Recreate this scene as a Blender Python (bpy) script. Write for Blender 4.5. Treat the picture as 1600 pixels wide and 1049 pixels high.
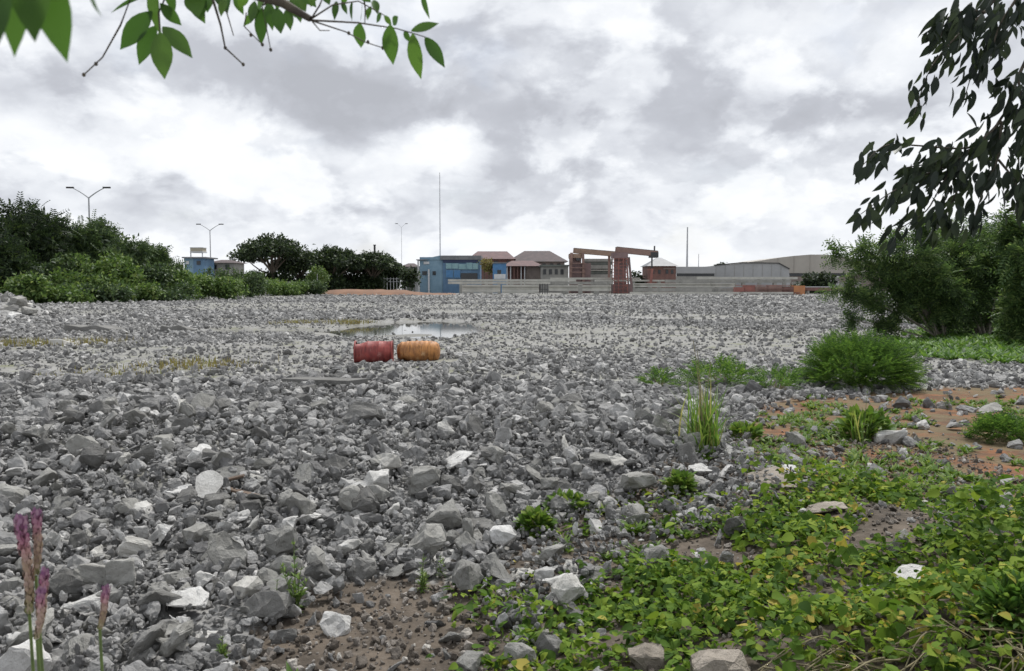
import bpy, bmesh, math, random
import numpy as np
from mathutils import Vector, Matrix, Euler, noise as mnoise

for o in list(bpy.data.objects):
    bpy.data.objects.remove(o, do_unlink=True)
SC = bpy.context.scene
COL = SC.collection
R = math.radians

# ------------------------------------------------------------------ camera
F = 1255.0                 # focal length in photo pixels (1600 wide)
HZ = 447.0                 # photo row of the horizon
CAM_H = 1.8
PITCH = math.atan((524.5 - HZ) / F)
cam = bpy.data.objects.new('camera', bpy.data.cameras.new('camera'))
COL.objects.link(cam)
cam.data.sensor_width = 36.0
cam.data.lens = 36.0 * F / 1600.0
cam.data.clip_start = 0.05
cam.data.clip_end = 8000
cam.location = (0, 0, CAM_H)
cam.rotation_euler = (math.pi / 2 - PITCH, 0, 0)
cam.data.dof.use_dof = True
cam.data.dof.focus_distance = 9.0
cam.data.dof.aperture_fstop = 7.0
SC.camera = cam

# ------------------------------------------------------------------ light
SUN_EL, SUN_AZ = R(58), R(24)      # azimuth measured from +Y (view direction) towards +X
sun = bpy.data.objects.new('sun', bpy.data.lights.new('sun', 'SUN'))
COL.objects.link(sun)
sun.data.energy = 3.0
sun.data.angle = R(10)
sun.data.color = (1.0, 0.975, 0.94)
sd = Vector((math.sin(SUN_AZ) * math.cos(SUN_EL), math.cos(SUN_AZ) * math.cos(SUN_EL), math.sin(SUN_EL)))
sun.rotation_euler = sd.to_track_quat('Z', 'Y').to_euler()
sun.location = (0, 0, 60)
SC.view_settings.view_transform = 'Standard'
SC.view_settings.look = 'None'
SC.view_settings.exposure = 0.28
SC.view_settings.gamma = 1.0
SC.view_settings.use_curve_mapping = False
SC.render.engine = 'CYCLES'
SC.cycles.use_denoising = True
SC.cycles.max_bounces = 6
SC.cycles.diffuse_bounces = 3
SC.cycles.glossy_bounces = 3
SC.cycles.transmission_bounces = 3
SC.cycles.transparent_max_bounces = 4
SC.cycles.caustics_reflective = False
SC.cycles.caustics_refractive = False

# ------------------------------------------------------------------ sky
class NT:
    """tiny helper for node trees"""
    def __init__(s, tree): s.t = tree; s.n = tree.nodes; s.l = tree.links
    def new(s, kind, **kw):
        n = s.n.new(kind)
        for k, v in kw.items(): setattr(n, k, v)
        return n
    def put(s, sock, v):
        if isinstance(v, bpy.types.NodeSocket): s.l.new(v, sock)
        elif v is not None: sock.default_value = v
    def m(s, op, a, b=None, c=None, clamp=False):
        n = s.new('ShaderNodeMath', operation=op, use_clamp=clamp)
        s.put(n.inputs[0], a); s.put(n.inputs[1], b)
        if c is not None: s.put(n.inputs[2], c)
        return n.outputs[0]
    def mr(s, v, a, b, c=0.0, d=1.0, smooth=True):
        n = s.new('ShaderNodeMapRange', interpolation_type='SMOOTHSTEP' if smooth else 'LINEAR')
        s.put(n.inputs['Value'], v)
        for k, x in zip(('From Min', 'From Max', 'To Min', 'To Max'), (a, b, c, d)): n.inputs[k].default_value = x
        return n.outputs[0]
    def noise(s, vec, scale, detail=4, rough=0.5, dist=0.0, lac=2.0):
        n = s.new('ShaderNodeTexNoise')
        s.put(n.inputs['Vector'], vec)
        n.inputs['Scale'].default_value = scale; n.inputs['Detail'].default_value = detail
        n.inputs['Roughness'].default_value = rough; n.inputs['Distortion'].default_value = dist
        n.inputs['Lacunarity'].default_value = lac
        return n.outputs[0]
    def mix(s, f, a, b, blend='MIX'):
        n = s.new('ShaderNodeMix', data_type='RGBA', blend_type=blend)
        s.put(n.inputs[0], f)
        for sock, v in ((n.inputs[6], a), (n.inputs[7], b)):
            if isinstance(v, tuple) and len(v) == 3: v = v + (1,)
            s.put(sock, v)
        return n.outputs[2]
    def ramp(s, f, stops, interp='LINEAR'):
        n = s.new('ShaderNodeValToRGB'); s.put(n.inputs[0], f)
        cr = n.color_ramp; cr.interpolation = interp
        while len(cr.elements) < len(stops): cr.elements.new(0.5)
        for e, (p, c) in zip(cr.elements, stops):
            e.position = p; e.color = tuple(c) + (1,) if len(c) == 3 else c
        return n.outputs[0]

world = bpy.data.worlds.new('World'); SC.world = world; world.use_nodes = True
w = NT(world.node_tree); w.n.clear()
bg = w.new('ShaderNodeBackground'); out = w.new('ShaderNodeOutputWorld'); w.l.new(bg.outputs[0], out.inputs[0])
sky = w.new('ShaderNodeTexSky'); sky.sky_type = 'NISHITA'; sky.sun_disc = False
sky.sun_elevation = SUN_EL; sky.sun_rotation = SUN_AZ; sky.air_density = 1.0; sky.dust_density = 2.5
tc = w.new('ShaderNodeTexCoord').outputs['Generated']
sep = w.new('ShaderNodeSeparateXYZ'); w.l.new(tc, sep.inputs[0])
X, Y, Z = sep.outputs
zc = w.m('MAXIMUM', Z, 0.0)
den = w.m('ADD', zc, 0.50)
pl = w.new('ShaderNodeCombineXYZ')
w.put(pl.inputs[0], w.m('DIVIDE', X, den)); w.put(pl.inputs[1], w.m('DIVIDE', Y, den)); pl.inputs[2].default_value = 3.7
pv = pl.outputs[0]
def off(v, d):
    n = w.new('ShaderNodeVectorMath', operation='ADD'); w.put(n.inputs[0], v); n.inputs[1].default_value = d
    return n.outputs[0]
# wobble used to break the outlines of the large cloud masses
wob = w.m('SUBTRACT', w.noise(off(pv, (3, 1, 0)), 4.4, 8, 0.6), 0.5)
wob2 = w.m('SUBTRACT', w.noise(off(pv, (9, 4, 2)), 4.0, 8, 0.6), 0.5)
az = w.m('MULTIPLY_ADD', wob, 0.13, w.m('ARCTAN2', X, Y))
el = w.m('MULTIPLY_ADD', wob2, 0.075, w.m('ARCSINE', Z))
def blob(px, py, sx, sy, amp, power=1.0):
    """a soft cloud mass at a bearing and height in the sky (given in photo pixels, kept as angles)"""
    a0 = math.atan2(px - 800, F); e0 = math.atan2(HZ - py, math.hypot(F, px - 800))
    da = w.m('MULTIPLY', w.m('SUBTRACT', az, a0), F / sx); de = w.m('MULTIPLY', w.m('SUBTRACT', el, e0), F / sy)
    q = w.m('ADD', w.m('MULTIPLY', da, da), w.m('MULTIPLY', de, de))
    if power != 1.0: q = w.m('POWER', q, power)
    return w.m('MULTIPLY', w.m('EXPONENT', w.m('MULTIPLY', q, -1.0)), amp)
n_big = w.noise(pv, 2.1, 10, 0.56, 0.25)
def billow(v, sc):
    """rounded puffs with creases between them"""
    return w.m('ABSOLUTE', w.m('MULTIPLY_ADD', w.noise(v, sc, 6, 0.52, 0.15), 2.0, -1.0))
bl = billow(pv, 3.3); bl_up = billow(off(pv, (0.02, 0.06, 0)), 3.3)
bl2 = billow(off(pv, (4, 2, 0)), 8.0)
relief = w.m('SUBTRACT', bl_up, bl)                # tops of the puffs face the light, undersides do not
n_fine = w.noise(pv, 10, 9, 0.62, 0.2)
val = w.m('MULTIPLY_ADD', w.m('SUBTRACT', n_big, 0.5), 0.40, 0.63)
val = w.m('MULTIPLY_ADD', w.m('SUBTRACT', bl, 0.25), 0.44, val)
val = w.m('MULTIPLY_ADD', w.m('SUBTRACT', bl2, 0.25), 0.20, val)
val = w.m('MULTIPLY_ADD', relief, 0.60, val)
val = w.m('MULTIPLY_ADD', w.m('SUBTRACT', n_fine, 0.5), 0.24, val)
puff = w.mr(w.noise(off(pv, (2, 6, 1)), 3.6, 11, 0.55, 0.2), 0.47, 0.56)
val = w.m('MULTIPLY_ADD', w.m('SUBTRACT', puff, 0.5), 0.26, val)
puff2 = w.mr(w.noise(off(pv, (7, 3, 5)), 9.0, 9, 0.55, 0.2), 0.46, 0.58)
val = w.m('MULTIPLY_ADD', w.m('SUBTRACT', puff2, 0.5), 0.11, val)
for b in [
        (570, 172, 150, 46, -0.32, 2.6), (540, 215, 60, 30, -0.20, 2.0), (740, 165, 130, 44, -0.22, 2.4), (840, 200, 80, 40, -0.17, 1.8), (1240, 182, 190, 30, -0.26, 2.0), (1010, 150, 110, 40, -0.08),
        (90, 135, 140, 40, -0.18, 1.8), (420, 110, 150, 44, -0.15, 1.8), (1000, 90, 160, 30, -0.09, 1.5), (110, 195, 34, 18, -0.13), (560, 262, 190, 46, 0.20), (330, 225, 120, 30, 0.20), (700, 240, 70, 50, 0.21),
        (150, 250, 170, 34, 0.08), (1210, 300, 190, 46, 0.21), (1120, 60, 150, 60, 0.13), (1390, 70, 80, 70, 0.27), (830, 130, 60, 26, 0.21), (920, 60, 100, 40, 0.08), (250, 60, 120, 40, 0.14), (330, 170, 90, 26, 0.10),
        (60, 60, 70, 40, 0.21), (540, 330, 70, 12, -0.16), (320, 338, 80, 11, -0.11), (985, 330, 130, 50, -0.08), (790, 275, 46, 44, -0.13), (900, 230, 100, 30, 0.11), (1480, 300, 120, 90, 0.19)]:
    val = w.m('ADD', val, blob(*b))
hor = w.mr(Z, 0.0, 0.13, 1.0, 0.0)                 # thicker bright air low down
val = w.m('ADD', w.m('MULTIPLY', val, w.m('MULTIPLY_ADD', hor, -0.60, 1.0)), w.m('MULTIPLY', hor, 0.53))
cloud = w.ramp(val, [(0.0, (0.40, 0.415, 0.455)), (0.28, (0.465, 0.483, 0.53)), (0.46, (0.59, 0.613, 0.66)), (0.59, (0.70, 0.724, 0.765)), (0.74, (0.805, 0.823, 0.85)), (1.0, (0.89, 0.893, 0.90))])
thin = w.mr(w.noise(off(pv, (5, 8, 1)), 3.4, 6, 0.55), 0.56, 0.75, 0.0, 0.30)
skyc = w.mix(1.0, sky.outputs[0], (0.10, 0.10, 0.10), 'MULTIPLY')
col = w.mix(thin, cloud, skyc)
w.l.new(col, bg.inputs[0]); bg.inputs[1].default_value = 1.0

# ------------------------------------------------------------------ measuring helpers
_c, _s = math.cos(PITCH), math.sin(PITCH)
def ray(px, py):
    u, v = (px - 800) / F, (524.5 - py) / F
    return (u, _c + v * _s, -_s + v * _c)
def gp(px, py, z=0.0):
    """ground point seen at a photo pixel, on the level z"""
    d = ray(px, py); t = (z - CAM_H) / d[2]
    return (d[0] * t, d[1] * t)
def at(px, py, dist):
    """point at a photo pixel at a given distance along Y"""
    d = ray(px, py); t = dist / d[1]
    return Vector((d[0] * t, dist, CAM_H + d[2] * t))
def project(x, y, z):
    dz = z - CAM_H
    zc_ = y * _c - dz * _s
    v = y * _s + dz * _c
    return 800 + F * x / zc_, 524.5 - F * v / zc_, zc_
def ss(a, b, x):
    t = np.clip((np.asarray(x, float) - a) / (b - a), 0, 1)
    return t * t * (3 - 2 * t)
def hsh(ix, iy, seed):
    n = (ix.astype(np.int64) * 374761393 + iy.astype(np.int64) * 668265263 + seed * 974711) & 0x7fffffff
    n = ((n ^ (n >> 13)) * 1274126177) & 0x7fffffff
    return ((n ^ (n >> 16)) & 0xffff) / 65535.0
def vnoise(x, y, seed=0):
    x = np.asarray(x, float); y = np.asarray(y, float)
    ix, iy = np.floor(x), np.floor(y); fx, fy = x - ix, y - iy
    fx = fx * fx * (3 - 2 * fx); fy = fy * fy * (3 - 2 * fy)
    a, b = hsh(ix, iy, seed), hsh(ix + 1, iy, seed); c, d = hsh(ix, iy + 1, seed), hsh(ix + 1, iy + 1, seed)
    return (a + (b - a) * fx) * (1 - fy) + (c + (d - c) * fx) * fy
def fbm(x, y, seed=0, oct=4):
    s, a, t = 0, 0.5, 0
    for k in range(oct):
        s = s + a * vnoise(x * 2 ** k, y * 2 ** k, seed + k); t += a; a *= 0.5
    return s / t
def inpoly(x, y, poly):
    r = np.zeros(np.shape(x), bool); n = len(poly); j = n - 1
    for i in range(n):
        xi, yi = poly[i]; xj, yj = poly[j]
        c = ((yi > y) != (yj > y)) & (x < (xj - xi) * (y - yi) / ((yj - yi) or 1e-9) + xi)
        r ^= c; j = i
    return r
def wp(pix, z=0.0): return [gp(a, b, z) for a, b in pix]

# ------------------------------------------------------------------ mesh helpers
def tag(o, label=None, cat=None, group=None, kind=None):
    if label: o['label'] = label
    if cat: o['category'] = cat
    if group: o['group'] = group
    if kind: o['kind'] = kind
    elif cat: o['kind'] = 'thing'
    return o
def link(name, me, mat=None, parent=None, loc=None, rot=None):
    o = bpy.data.objects.new(name, me); COL.objects.link(o)
    if mat is not None and me is not None and len(me.materials) == 0: me.materials.append(mat)
    if parent is not None: o.parent = parent
    if loc is not None: o.location = loc
    if rot is not None: o.rotation_euler = rot
    return o
def empty(name, loc, label, cat, group=None, rot=None):
    o = bpy.data.objects.new(name, None); COL.objects.link(o); o.location = loc
    o.empty_display_size = 0.2
    if rot is not None: o.rotation_euler = rot
    return tag(o, label, cat, group)
def np_mesh(name, v, f, smooth=False):
    """v (n,3), f (m,k) with the same k for every face"""
    v = np.ascontiguousarray(v, dtype=np.float32); f = np.ascontiguousarray(f, dtype=np.int32)
    me = bpy.data.meshes.new(name)
    me.vertices.add(len(v)); me.vertices.foreach_set('co', v.ravel())
    m, k = f.shape
    me.loops.add(m * k); me.loops.foreach_set('vertex_index', f.ravel())
    me.polygons.add(m); me.polygons.foreach_set('loop_start', np.arange(0, m * k, k, dtype=np.int32))
    if smooth: me.polygons.foreach_set('use_smooth', np.ones(m, bool))
    me.update(calc_edges=True)
    return me
def unit(a): return a / np.maximum(np.linalg.norm(a, axis=-1, keepdims=True), 1e-9)
def basis(d, n):
    """rotation matrices whose columns are side, direction, normal"""
    d = unit(d); s = unit(np.cross(d, n)); n2 = np.cross(s, d)
    return np.stack([s, d, n2], axis=-1)
def stamp(tv, tf, pos, M, scale):
    """copies of a template placed with matrices M (n,3,3), scale (n,) or (n,3)"""
    tv = np.asarray(tv, float); tf = np.asarray(tf, int)
    scale = np.asarray(scale, float)
    if scale.ndim == 1: scale = np.repeat(scale[:, None], 3, 1)
    v = np.einsum('nij,nkj->nki', M, tv[None] * scale[:, None, :]) + pos[:, None, :]
    f = tf[None] + (np.arange(len(pos)) * len(tv))[:, None, None]
    return v.reshape(-1, 3), f.reshape(-1, tf.shape[1])
def tubes(paths, sides=6):
    """paths: list of (points (n,3), radii (n,)) -> verts, quads"""
    V, Q, o = [], [], 0
    ang = np.linspace(0, 2 * np.pi, sides, endpoint=False)
    for p, r in paths:
        p = np.asarray(p, float); r = np.broadcast_to(np.asarray(r, float), (len(p),))
        t = unit(np.gradient(p, axis=0))
        ref = np.where(np.abs(t[:, 2:3]) > 0.9, np.array([[1.0, 0, 0]]), np.array([[0, 0, 1.0]]))
        a = unit(np.cross(t, ref)); b = np.cross(t, a)
        ring = p[:, None] + r[:, None, None] * (np.cos(ang)[None, :, None] * a[:, None] + np.sin(ang)[None, :, None] * b[:, None])
        V.append(ring.reshape(-1, 3)); n = len(p)
        i = np.arange(n - 1)[:, None] * sides; j = np.arange(sides)[None]; k = (j + 1) % sides
        q = np.stack([i + j, i + k, i + sides + k, i + sides + j], -1).reshape(-1, 4) + o
        Q.append(q); o += n * sides
    return np.concatenate(V), np.concatenate(Q)
def bez(a, b, c, n=8):
    a, b, c = (np.asarray(q, float) for q in (a, b, c)); t = np.linspace(0, 1, n)[:, None]
    return (1 - t) ** 2 * a + 2 * t * (1 - t) * b + t * t * c
class MB:
    """collects boxes, bars and prisms; build() links them as one mesh object"""
    def __init__(s): s.v = []; s.f = []
    def add(s, v, f):
        o = len(s.v); s.v += [tuple(p) for p in v]; s.f += [tuple(i + o for i in q) for q in f]; return s
    def box(s, x0, x1, y0, y1, z0, z1):
        v = [(x0, y0, z0), (x1, y0, z0), (x1, y1, z0), (x0, y1, z0), (x0, y0, z1), (x1, y0, z1), (x1, y1, z1), (x0, y1, z1)]
        return s.add(v, [(0, 3, 2, 1), (4, 5, 6, 7), (0, 1, 5, 4), (1, 2, 6, 5), (2, 3, 7, 6), (3, 0, 4, 7)])
    def bar(s, a, b, wd, hg=None):
        a, b = Vector(a), Vector(b); hg = hg or wd; d = (b - a).normalized()
        u = d.cross(Vector((0, 0, 1)) if abs(d.z) < 0.95 else Vector((0, 1, 0))).normalized(); n = u.cross(d)
        v = [p + u * (i * wd / 2) + n * (j * hg / 2) for p in (a, b) for i, j in ((-1, -1), (1, -1), (1, 1), (-1, 1))]
        return s.add(v, [(0, 3, 2, 1), (4, 5, 6, 7), (0, 1, 5, 4), (1, 2, 6, 5), (2, 3, 7, 6), (3, 0, 4, 7)])
    def prism(s, poly, y0, y1):
        """polygon in x,z pushed from y0 to y1"""
        n = len(poly); v = [(x, y0, z) for x, z in poly] + [(x, y1, z) for x, z in poly]
        return s.add(v, [tuple(range(n)), tuple(range(2 * n - 1, n - 1, -1))] + [(i, i + n, (i + 1) % n + n, (i + 1) % n) for i in range(n)])
    def prism_x(s, poly, x0, x1):
        """polygon in y,z pushed from x0 to x1"""
        n = len(poly); v = [(x0, y, z) for y, z in poly] + [(x1, y, z) for y, z in poly]
        return s.add(v, [tuple(range(n - 1, -1, -1)), tuple(range(n, 2 * n))] + [(i, (i + 1) % n, (i + 1) % n + n, i + n) for i in range(n)])
    def hip(s, x0, x1, y0, y1, z0, z1, inset):
        """hipped roof"""
        ym = (y0 + y1) / 2
        v = [(x0, y0, z0), (x1, y0, z0), (x1, y1, z0), (x0, y1, z0), (x0 + inset, ym, z1), (x1 - inset, ym, z1)]
        return s.add(v, [(0, 3, 2, 1), (0, 1, 5, 4), (1, 2, 5), (2, 3, 4, 5), (3, 0, 4)])
    def build(s, name, mat, parent=None, bevel=0.0, smooth=False):
        me = bpy.data.meshes.new(name); me.from_pydata(s.v, [], s.f)
        bm = bmesh.new(); bm.from_mesh(me); bmesh.ops.recalc_face_normals(bm, faces=bm.faces)
        if bevel: bmesh.ops.bevel(bm, geom=list(bm.edges), offset=bevel, segments=1, affect='EDGES')
        bm.to_mesh(me); bm.free(); me.update()
        return link(name, me, mat, parent)

# ------------------------------------------------------------------ materials
def material(name):
    m = bpy.data.materials.new(name); m.use_nodes = True
    t = NT(m.node_tree); b = t.n['Principled BSDF']; return m, t, b
def bump(t, b, h, strength=0.4, dist=0.02):
    n = t.new('ShaderNodeBump'); n.inputs['Strength'].default_value = strength; n.inputs['Distance'].default_value = dist
    t.put(n.inputs['Height'], h); t.l.new(n.outputs[0], b.inputs['Normal'])
def plain(name, c1, c2=None, scale=3.0, rough=0.8, bumpy=0.15, metal=0.0, stain=None, detail=6):
    """painted or bare surface with mottling, wear and fine relief"""
    m, t, b = material(name)
    c2 = c2 or tuple(x * 0.72 for x in c1)
    co = t.new('ShaderNodeTexCoord').outputs['Object']
    n1 = t.noise(co, scale, detail, 0.62)
    c = t.mix(t.mr(n1, 0.32, 0.68), c2, c1)
    if stain:
        n2 = t.noise(co, scale * 0.45, 7, 0.7, 0.6)
        c = t.mix(t.mr(n2, 0.55, 0.72, 0, 0.85), c, stain)
    t.put(b.inputs['Base Color'], c); b.inputs['Roughness'].default_value = rough; b.inputs['Metallic'].default_value = metal
    if bumpy: bump(t, b, t.noise(co, scale * 9, 5, 0.6), bumpy, 0.02)
    return m
def leaf_mat(name, stops, trans=0.35, rough=0.55, gloss=0.3, tint=1.35):
    """foliage: colour varies from leaf to leaf; thin leaves let light through"""
    m, t, b = material(name)
    g = t.new('ShaderNodeNewGeometry'); oi = t.new('ShaderNodeObjectInfo')
    r = t.m('FRACT', t.m('ADD', g.outputs['Random Per Island'], oi.outputs['Random']))
    n = t.noise(g.outputs['Position'], 0.9, 3, 0.5)
    r = t.m('MULTIPLY_ADD', t.m('SUBTRACT', n, 0.5), 0.9, r, clamp=True)
    c = t.ramp(r, stops)
    t.put(b.inputs['Base Color'], c); b.inputs['Roughness'].default_value = rough
    b.inputs['Specular IOR Level'].default_value = gloss
    tr = t.new('ShaderNodeBsdfTranslucent')
    t.put(tr.inputs[0], t.mix(1.0, c, (tint, tint, tint * 0.7), 'MULTIPLY'))
    mx = t.new('ShaderNodeMixShader'); mx.inputs[0].default_value = trans
    t.l.new(b.outputs[0], mx.inputs[1]); t.l.new(tr.outputs[0], mx.inputs[2])
    t.l.new(mx.outputs[0], t.n['Material Output'].inputs[0])
    return m
# ------------------------------------------------------------------ terrain
rng = np.random.default_rng(11)
PUDDLES = [(-4.6, 36.5, 3.5, 9.0), (-10.5, 33.0, 3.4, 1.8), (3.0, 31.5, 2.3, 1.7), (8.3, 45.0, 3.0, 2.8), (-2.0, 55.0, 7.0, 3.0), (7.4, 34.0, 1.8, 1.4)]
SOIL = wp([(1130, 690), (1165, 650), (1200, 622), (1330, 612), (1440, 600), (1620, 600), (2300, 640), (2300, 815), (1560, 800), (1420, 775), (1300, 765), (1180, 745)], 0.05)
MUD = wp([(330, 1100), (420, 960), (520, 905), (640, 895), (740, 920), (800, 960), (760, 1700), (330, 1700)], 0.0)
VINES = wp([(740, 1700), (750, 1120), (765, 1000), (860, 945), (930, 885), (990, 845), (1080, 825), (1170, 810), (1230, 775), (1290, 752), (1420, 755), (1520, 790), (1620, 800), (2300, 825), (2900, 1120), (3500, 1700)], 0.1)
FRINGE = wp([(700, 960), (760, 870), (820, 800), (980, 770), (1060, 730), (1200, 720), (1300, 730), (1150, 800), (1000, 850), (880, 900), (760, 960)], 0.1)
LANE = wp([(-150, 600), (120, 592), (330, 596), (560, 590), (700, 592), (930, 604), (1040, 600), (1040, 588), (900, 585), (700, 574), (520, 572), (300, 568), (120, 570), (-150, 578)], 0.0)
UNDER = [(13.2, 27.0), (10.6, 21.5), (11.0, 19.6), (13.5, 18.2), (16, 17.0), (26, 17), (34, 34), (22, 38), (15.5, 31)]
def flats(x, y):
    """where the rubble is rolled flat and fine"""
    return ss(0.44, 0.56, fbm(x * 0.05 + 3, y * 0.11 + 1, 21)) * ss(16, 22, np.hypot(x, y))
def pud(x, y):
    p = np.zeros(np.shape(x))
    for cx, cy, rx, ry in PUDDLES:
        q = ((x - cx) / rx) ** 2 + ((y - cy) / ry) ** 2 + (fbm(x * 0.9, y * 0.45, 5) - 0.5) * 1.3
        p = np.maximum(p, 1 - ss(0.55, 1.35, q))
    return p
def H(x, y):
    x = np.asarray(x, float); y = np.asarray(y, float)
    d = np.hypot(x, y)
    n1 = fbm(x * 0.22 + 7, y * 0.22 + 3, 1); n2 = fbm(x * 0.8, y * 0.8, 2)
    h = 0.16 * (n1 - 0.5) * ss(3, 9, d) + 0.06 * (n2 - 0.5)
    # rubble heap in front
    e = y + 1.6 * (fbm(x * 0.35 + 2, y * 0.2, 3) - 0.5)
    m = ss(4.9, 8.4, e) * (1 - ss(12.0, 13.8, e)) * (1 - ss(1.0, 3.4, x))
    h = h + m * (0.30 + 0.30 * (fbm(x * 0.45, y * 0.45 + 5, 4) - 0.5))
    # low heaps on the way to the yard
    h = h + 0.20 * ss(0.5, 0.8, fbm(x * 0.09 + 1.5, y * 0.055, 8)) * ss(19, 24, y) * (1 - ss(120, 150, y))
    # vine covered hump at the right of the path
    h = h + 0.40 * np.exp(-((x - 2.1) / 1.25) ** 2 - ((y - 3.35) / 0.75) ** 2) + 0.22 * np.exp(-((x - 2.6) / 1.2) ** 2 - ((y - 5.2) / 1.1) ** 2)
    # spoil heap at the far left and the overgrown bank
    h = h + 1.25 * np.exp(-((x + 29.0) / 1.9) ** 2 - ((y - 46.0) / 2.6) ** 2)
    h = h - 0.20 * pud(x, y)
    return np.where(d > 160, h * np.exp(-(d - 160) / 20), h)
def Hs(x, y): return float(H(np.array([x]), np.array([y]))[0])

def build_ground():
    nr = 300
    r = 0.35 * (2600 / 0.35) ** (np.arange(nr) / (nr - 1))
    a = np.concatenate([np.linspace(-48, 48, 330), np.linspace(50, 310, 110)]) * np.pi / 180
    na = len(a)
    rr, aa = np.meshgrid(r, a, indexing='ij')
    x, y = rr * np.sin(aa), rr * np.cos(aa)
    z = H(x.ravel(), y.ravel()).reshape(x.shape)
    v = np.stack([x, y, z], -1).reshape(-1, 3)
    v = np.concatenate([v, [[0, 0, Hs(0, 0)]]])
    i = np.arange(nr - 1)[:, None] * na; j = np.arange(na)[None]; k = (j + 1) % na
    q = np.stack([i + j, i + na + j, i + na + k, i + k], -1).reshape(-1, 4)
    q = q[:, ::-1]
    me = np_mesh('ground', v, q, True)
    X_, Y_ = v[:, 0], v[:, 1]
    def soft(poly, j):
        s = np.zeros(len(v))
        for k in range(10):
            g = rng.normal(size=(2, len(v))) * j * (0.4 + np.hypot(X_, Y_) * 0.05)
            s += inpoly(X_ + g[0], Y_ + g[1], poly)
        return s / 10
    for nm, val in (('soil', soft(SOIL, 0.22)), ('mud', np.clip(soft(MUD, 0.2) + soft(VINES, 0.25) + soft(FRINGE, 0.2), 0, 1)),
                    ('lane', np.clip(soft(LANE, 0.2) + soft(UNDER, 0.6) + 0.6 * flats(X_, Y_), 0, 1)), ('wet', pud(X_, Y_))):
        at_ = me.attributes.new(nm, 'FLOAT', 'POINT'); at_.data.foreach_set('value', val.astype(np.float32))
    o = link('ground', me, ground_mat()); tag(o, kind='structure', label='grey rubble strewn ground with bare reddish soil at right')
    return o
def ground_mat():
    m, t, b = material('ground')
    g = t.new('ShaderNodeNewGeometry').outputs['Position']
    def A(n):
        x = t.new('ShaderNodeAttribute'); x.attribute_name = n; return x.outputs['Fac']
    v = t.new('ShaderNodeTexVoronoi'); v.inputs['Scale'].default_value = 9.0; t.put(v.inputs['Vector'], g)
    cell = t.new('ShaderNodeSeparateColor'); t.l.new(v.outputs['Color'], cell.inputs[0])
    n1 = t.noise(g, 0.35, 6, 0.65); n2 = t.noise(g, 14, 5, 0.7); n3 = t.noise(g, 2.2, 6, 0.65)
    grey = t.mix(cell.outputs[0], (0.17, 0.17, 0.168), (0.44, 0.435, 0.42))
    grey = t.mix(t.mr(n2, 0.3, 0.7), t.mix(1.0, grey, (0.55, 0.55, 0.55), 'MULTIPLY'), grey)
    grey = t.mix(t.mr(n1, 0.50, 0.68, 0, 0.6), grey, (0.20, 0.195, 0.14))
    dust = t.mix(t.mr(n3, 0.35, 0.7), (0.19, 0.188, 0.172), (0.31, 0.305, 0.29))
    dust = t.mix(t.mr(t.noise(g, 1.1, 6, 0.7), 0.52, 0.66, 0, 0.7), dust, (0.13, 0.14, 0.055))
    soil = t.mix(t.mr(n3, 0.36, 0.72), (0.10, 0.056, 0.030), (0.255, 0.105, 0.042))
    soil = t.mix(t.mr(t.noise(g, 1.4, 7, 0.7), 0.42, 0.56, 0, 0.85), soil, (0.13, 0.105, 0.055))
    soil = t.mix(t.mr(n2, 0.55, 0.75, 0, 0.6), soil, (0.22, 0.17, 0.12))
    mud = t.mix(t.mr(n3, 0.3, 0.7), (0.05, 0.040, 0.030), (0.135, 0.108, 0.082))
    mud = t.mix(t.mr(n2, 0.5, 0.7, 0, 0.6), mud, (0.17, 0.145, 0.12))
    c = t.mix(t.mr(t.m('ADD', A('lane'), t.m('MULTIPLY', t.m('SUBTRACT', n3, 0.5), 0.8)), 0.3, 0.7), grey, dust)
    c = t.mix(t.mr(t.m('ADD', A('soil'), t.m('MULTIPLY', t.m('SUBTRACT', n3, 0.5), 0.9)), 0.3, 0.7), c, soil)
    c = t.mix(t.mr(t.m('ADD', A('mud'), t.m('MULTIPLY', t.m('SUBTRACT', n3, 0.5), 0.9)), 0.3, 0.7), c, mud)
    c = t.mix(t.m('MULTIPLY', A('wet'), 0.6), c, (0.09, 0.085, 0.06))
    t.put(b.inputs['Base Color'], c); t.put(b.inputs['Roughness'], t.mr(A('wet'), 0.05, 0.6, 0.92, 0.45))
    b.inputs['Specular IOR Level'].default_value = 0.35
    hgt = t.m('ADD', t.m('MULTIPLY', n2, 0.6), t.m('MULTIPLY', v.outputs['Distance'], 0.5))
    bump(t, b, hgt, 0.7, 0.05)
    return m
ground = build_ground()

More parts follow.
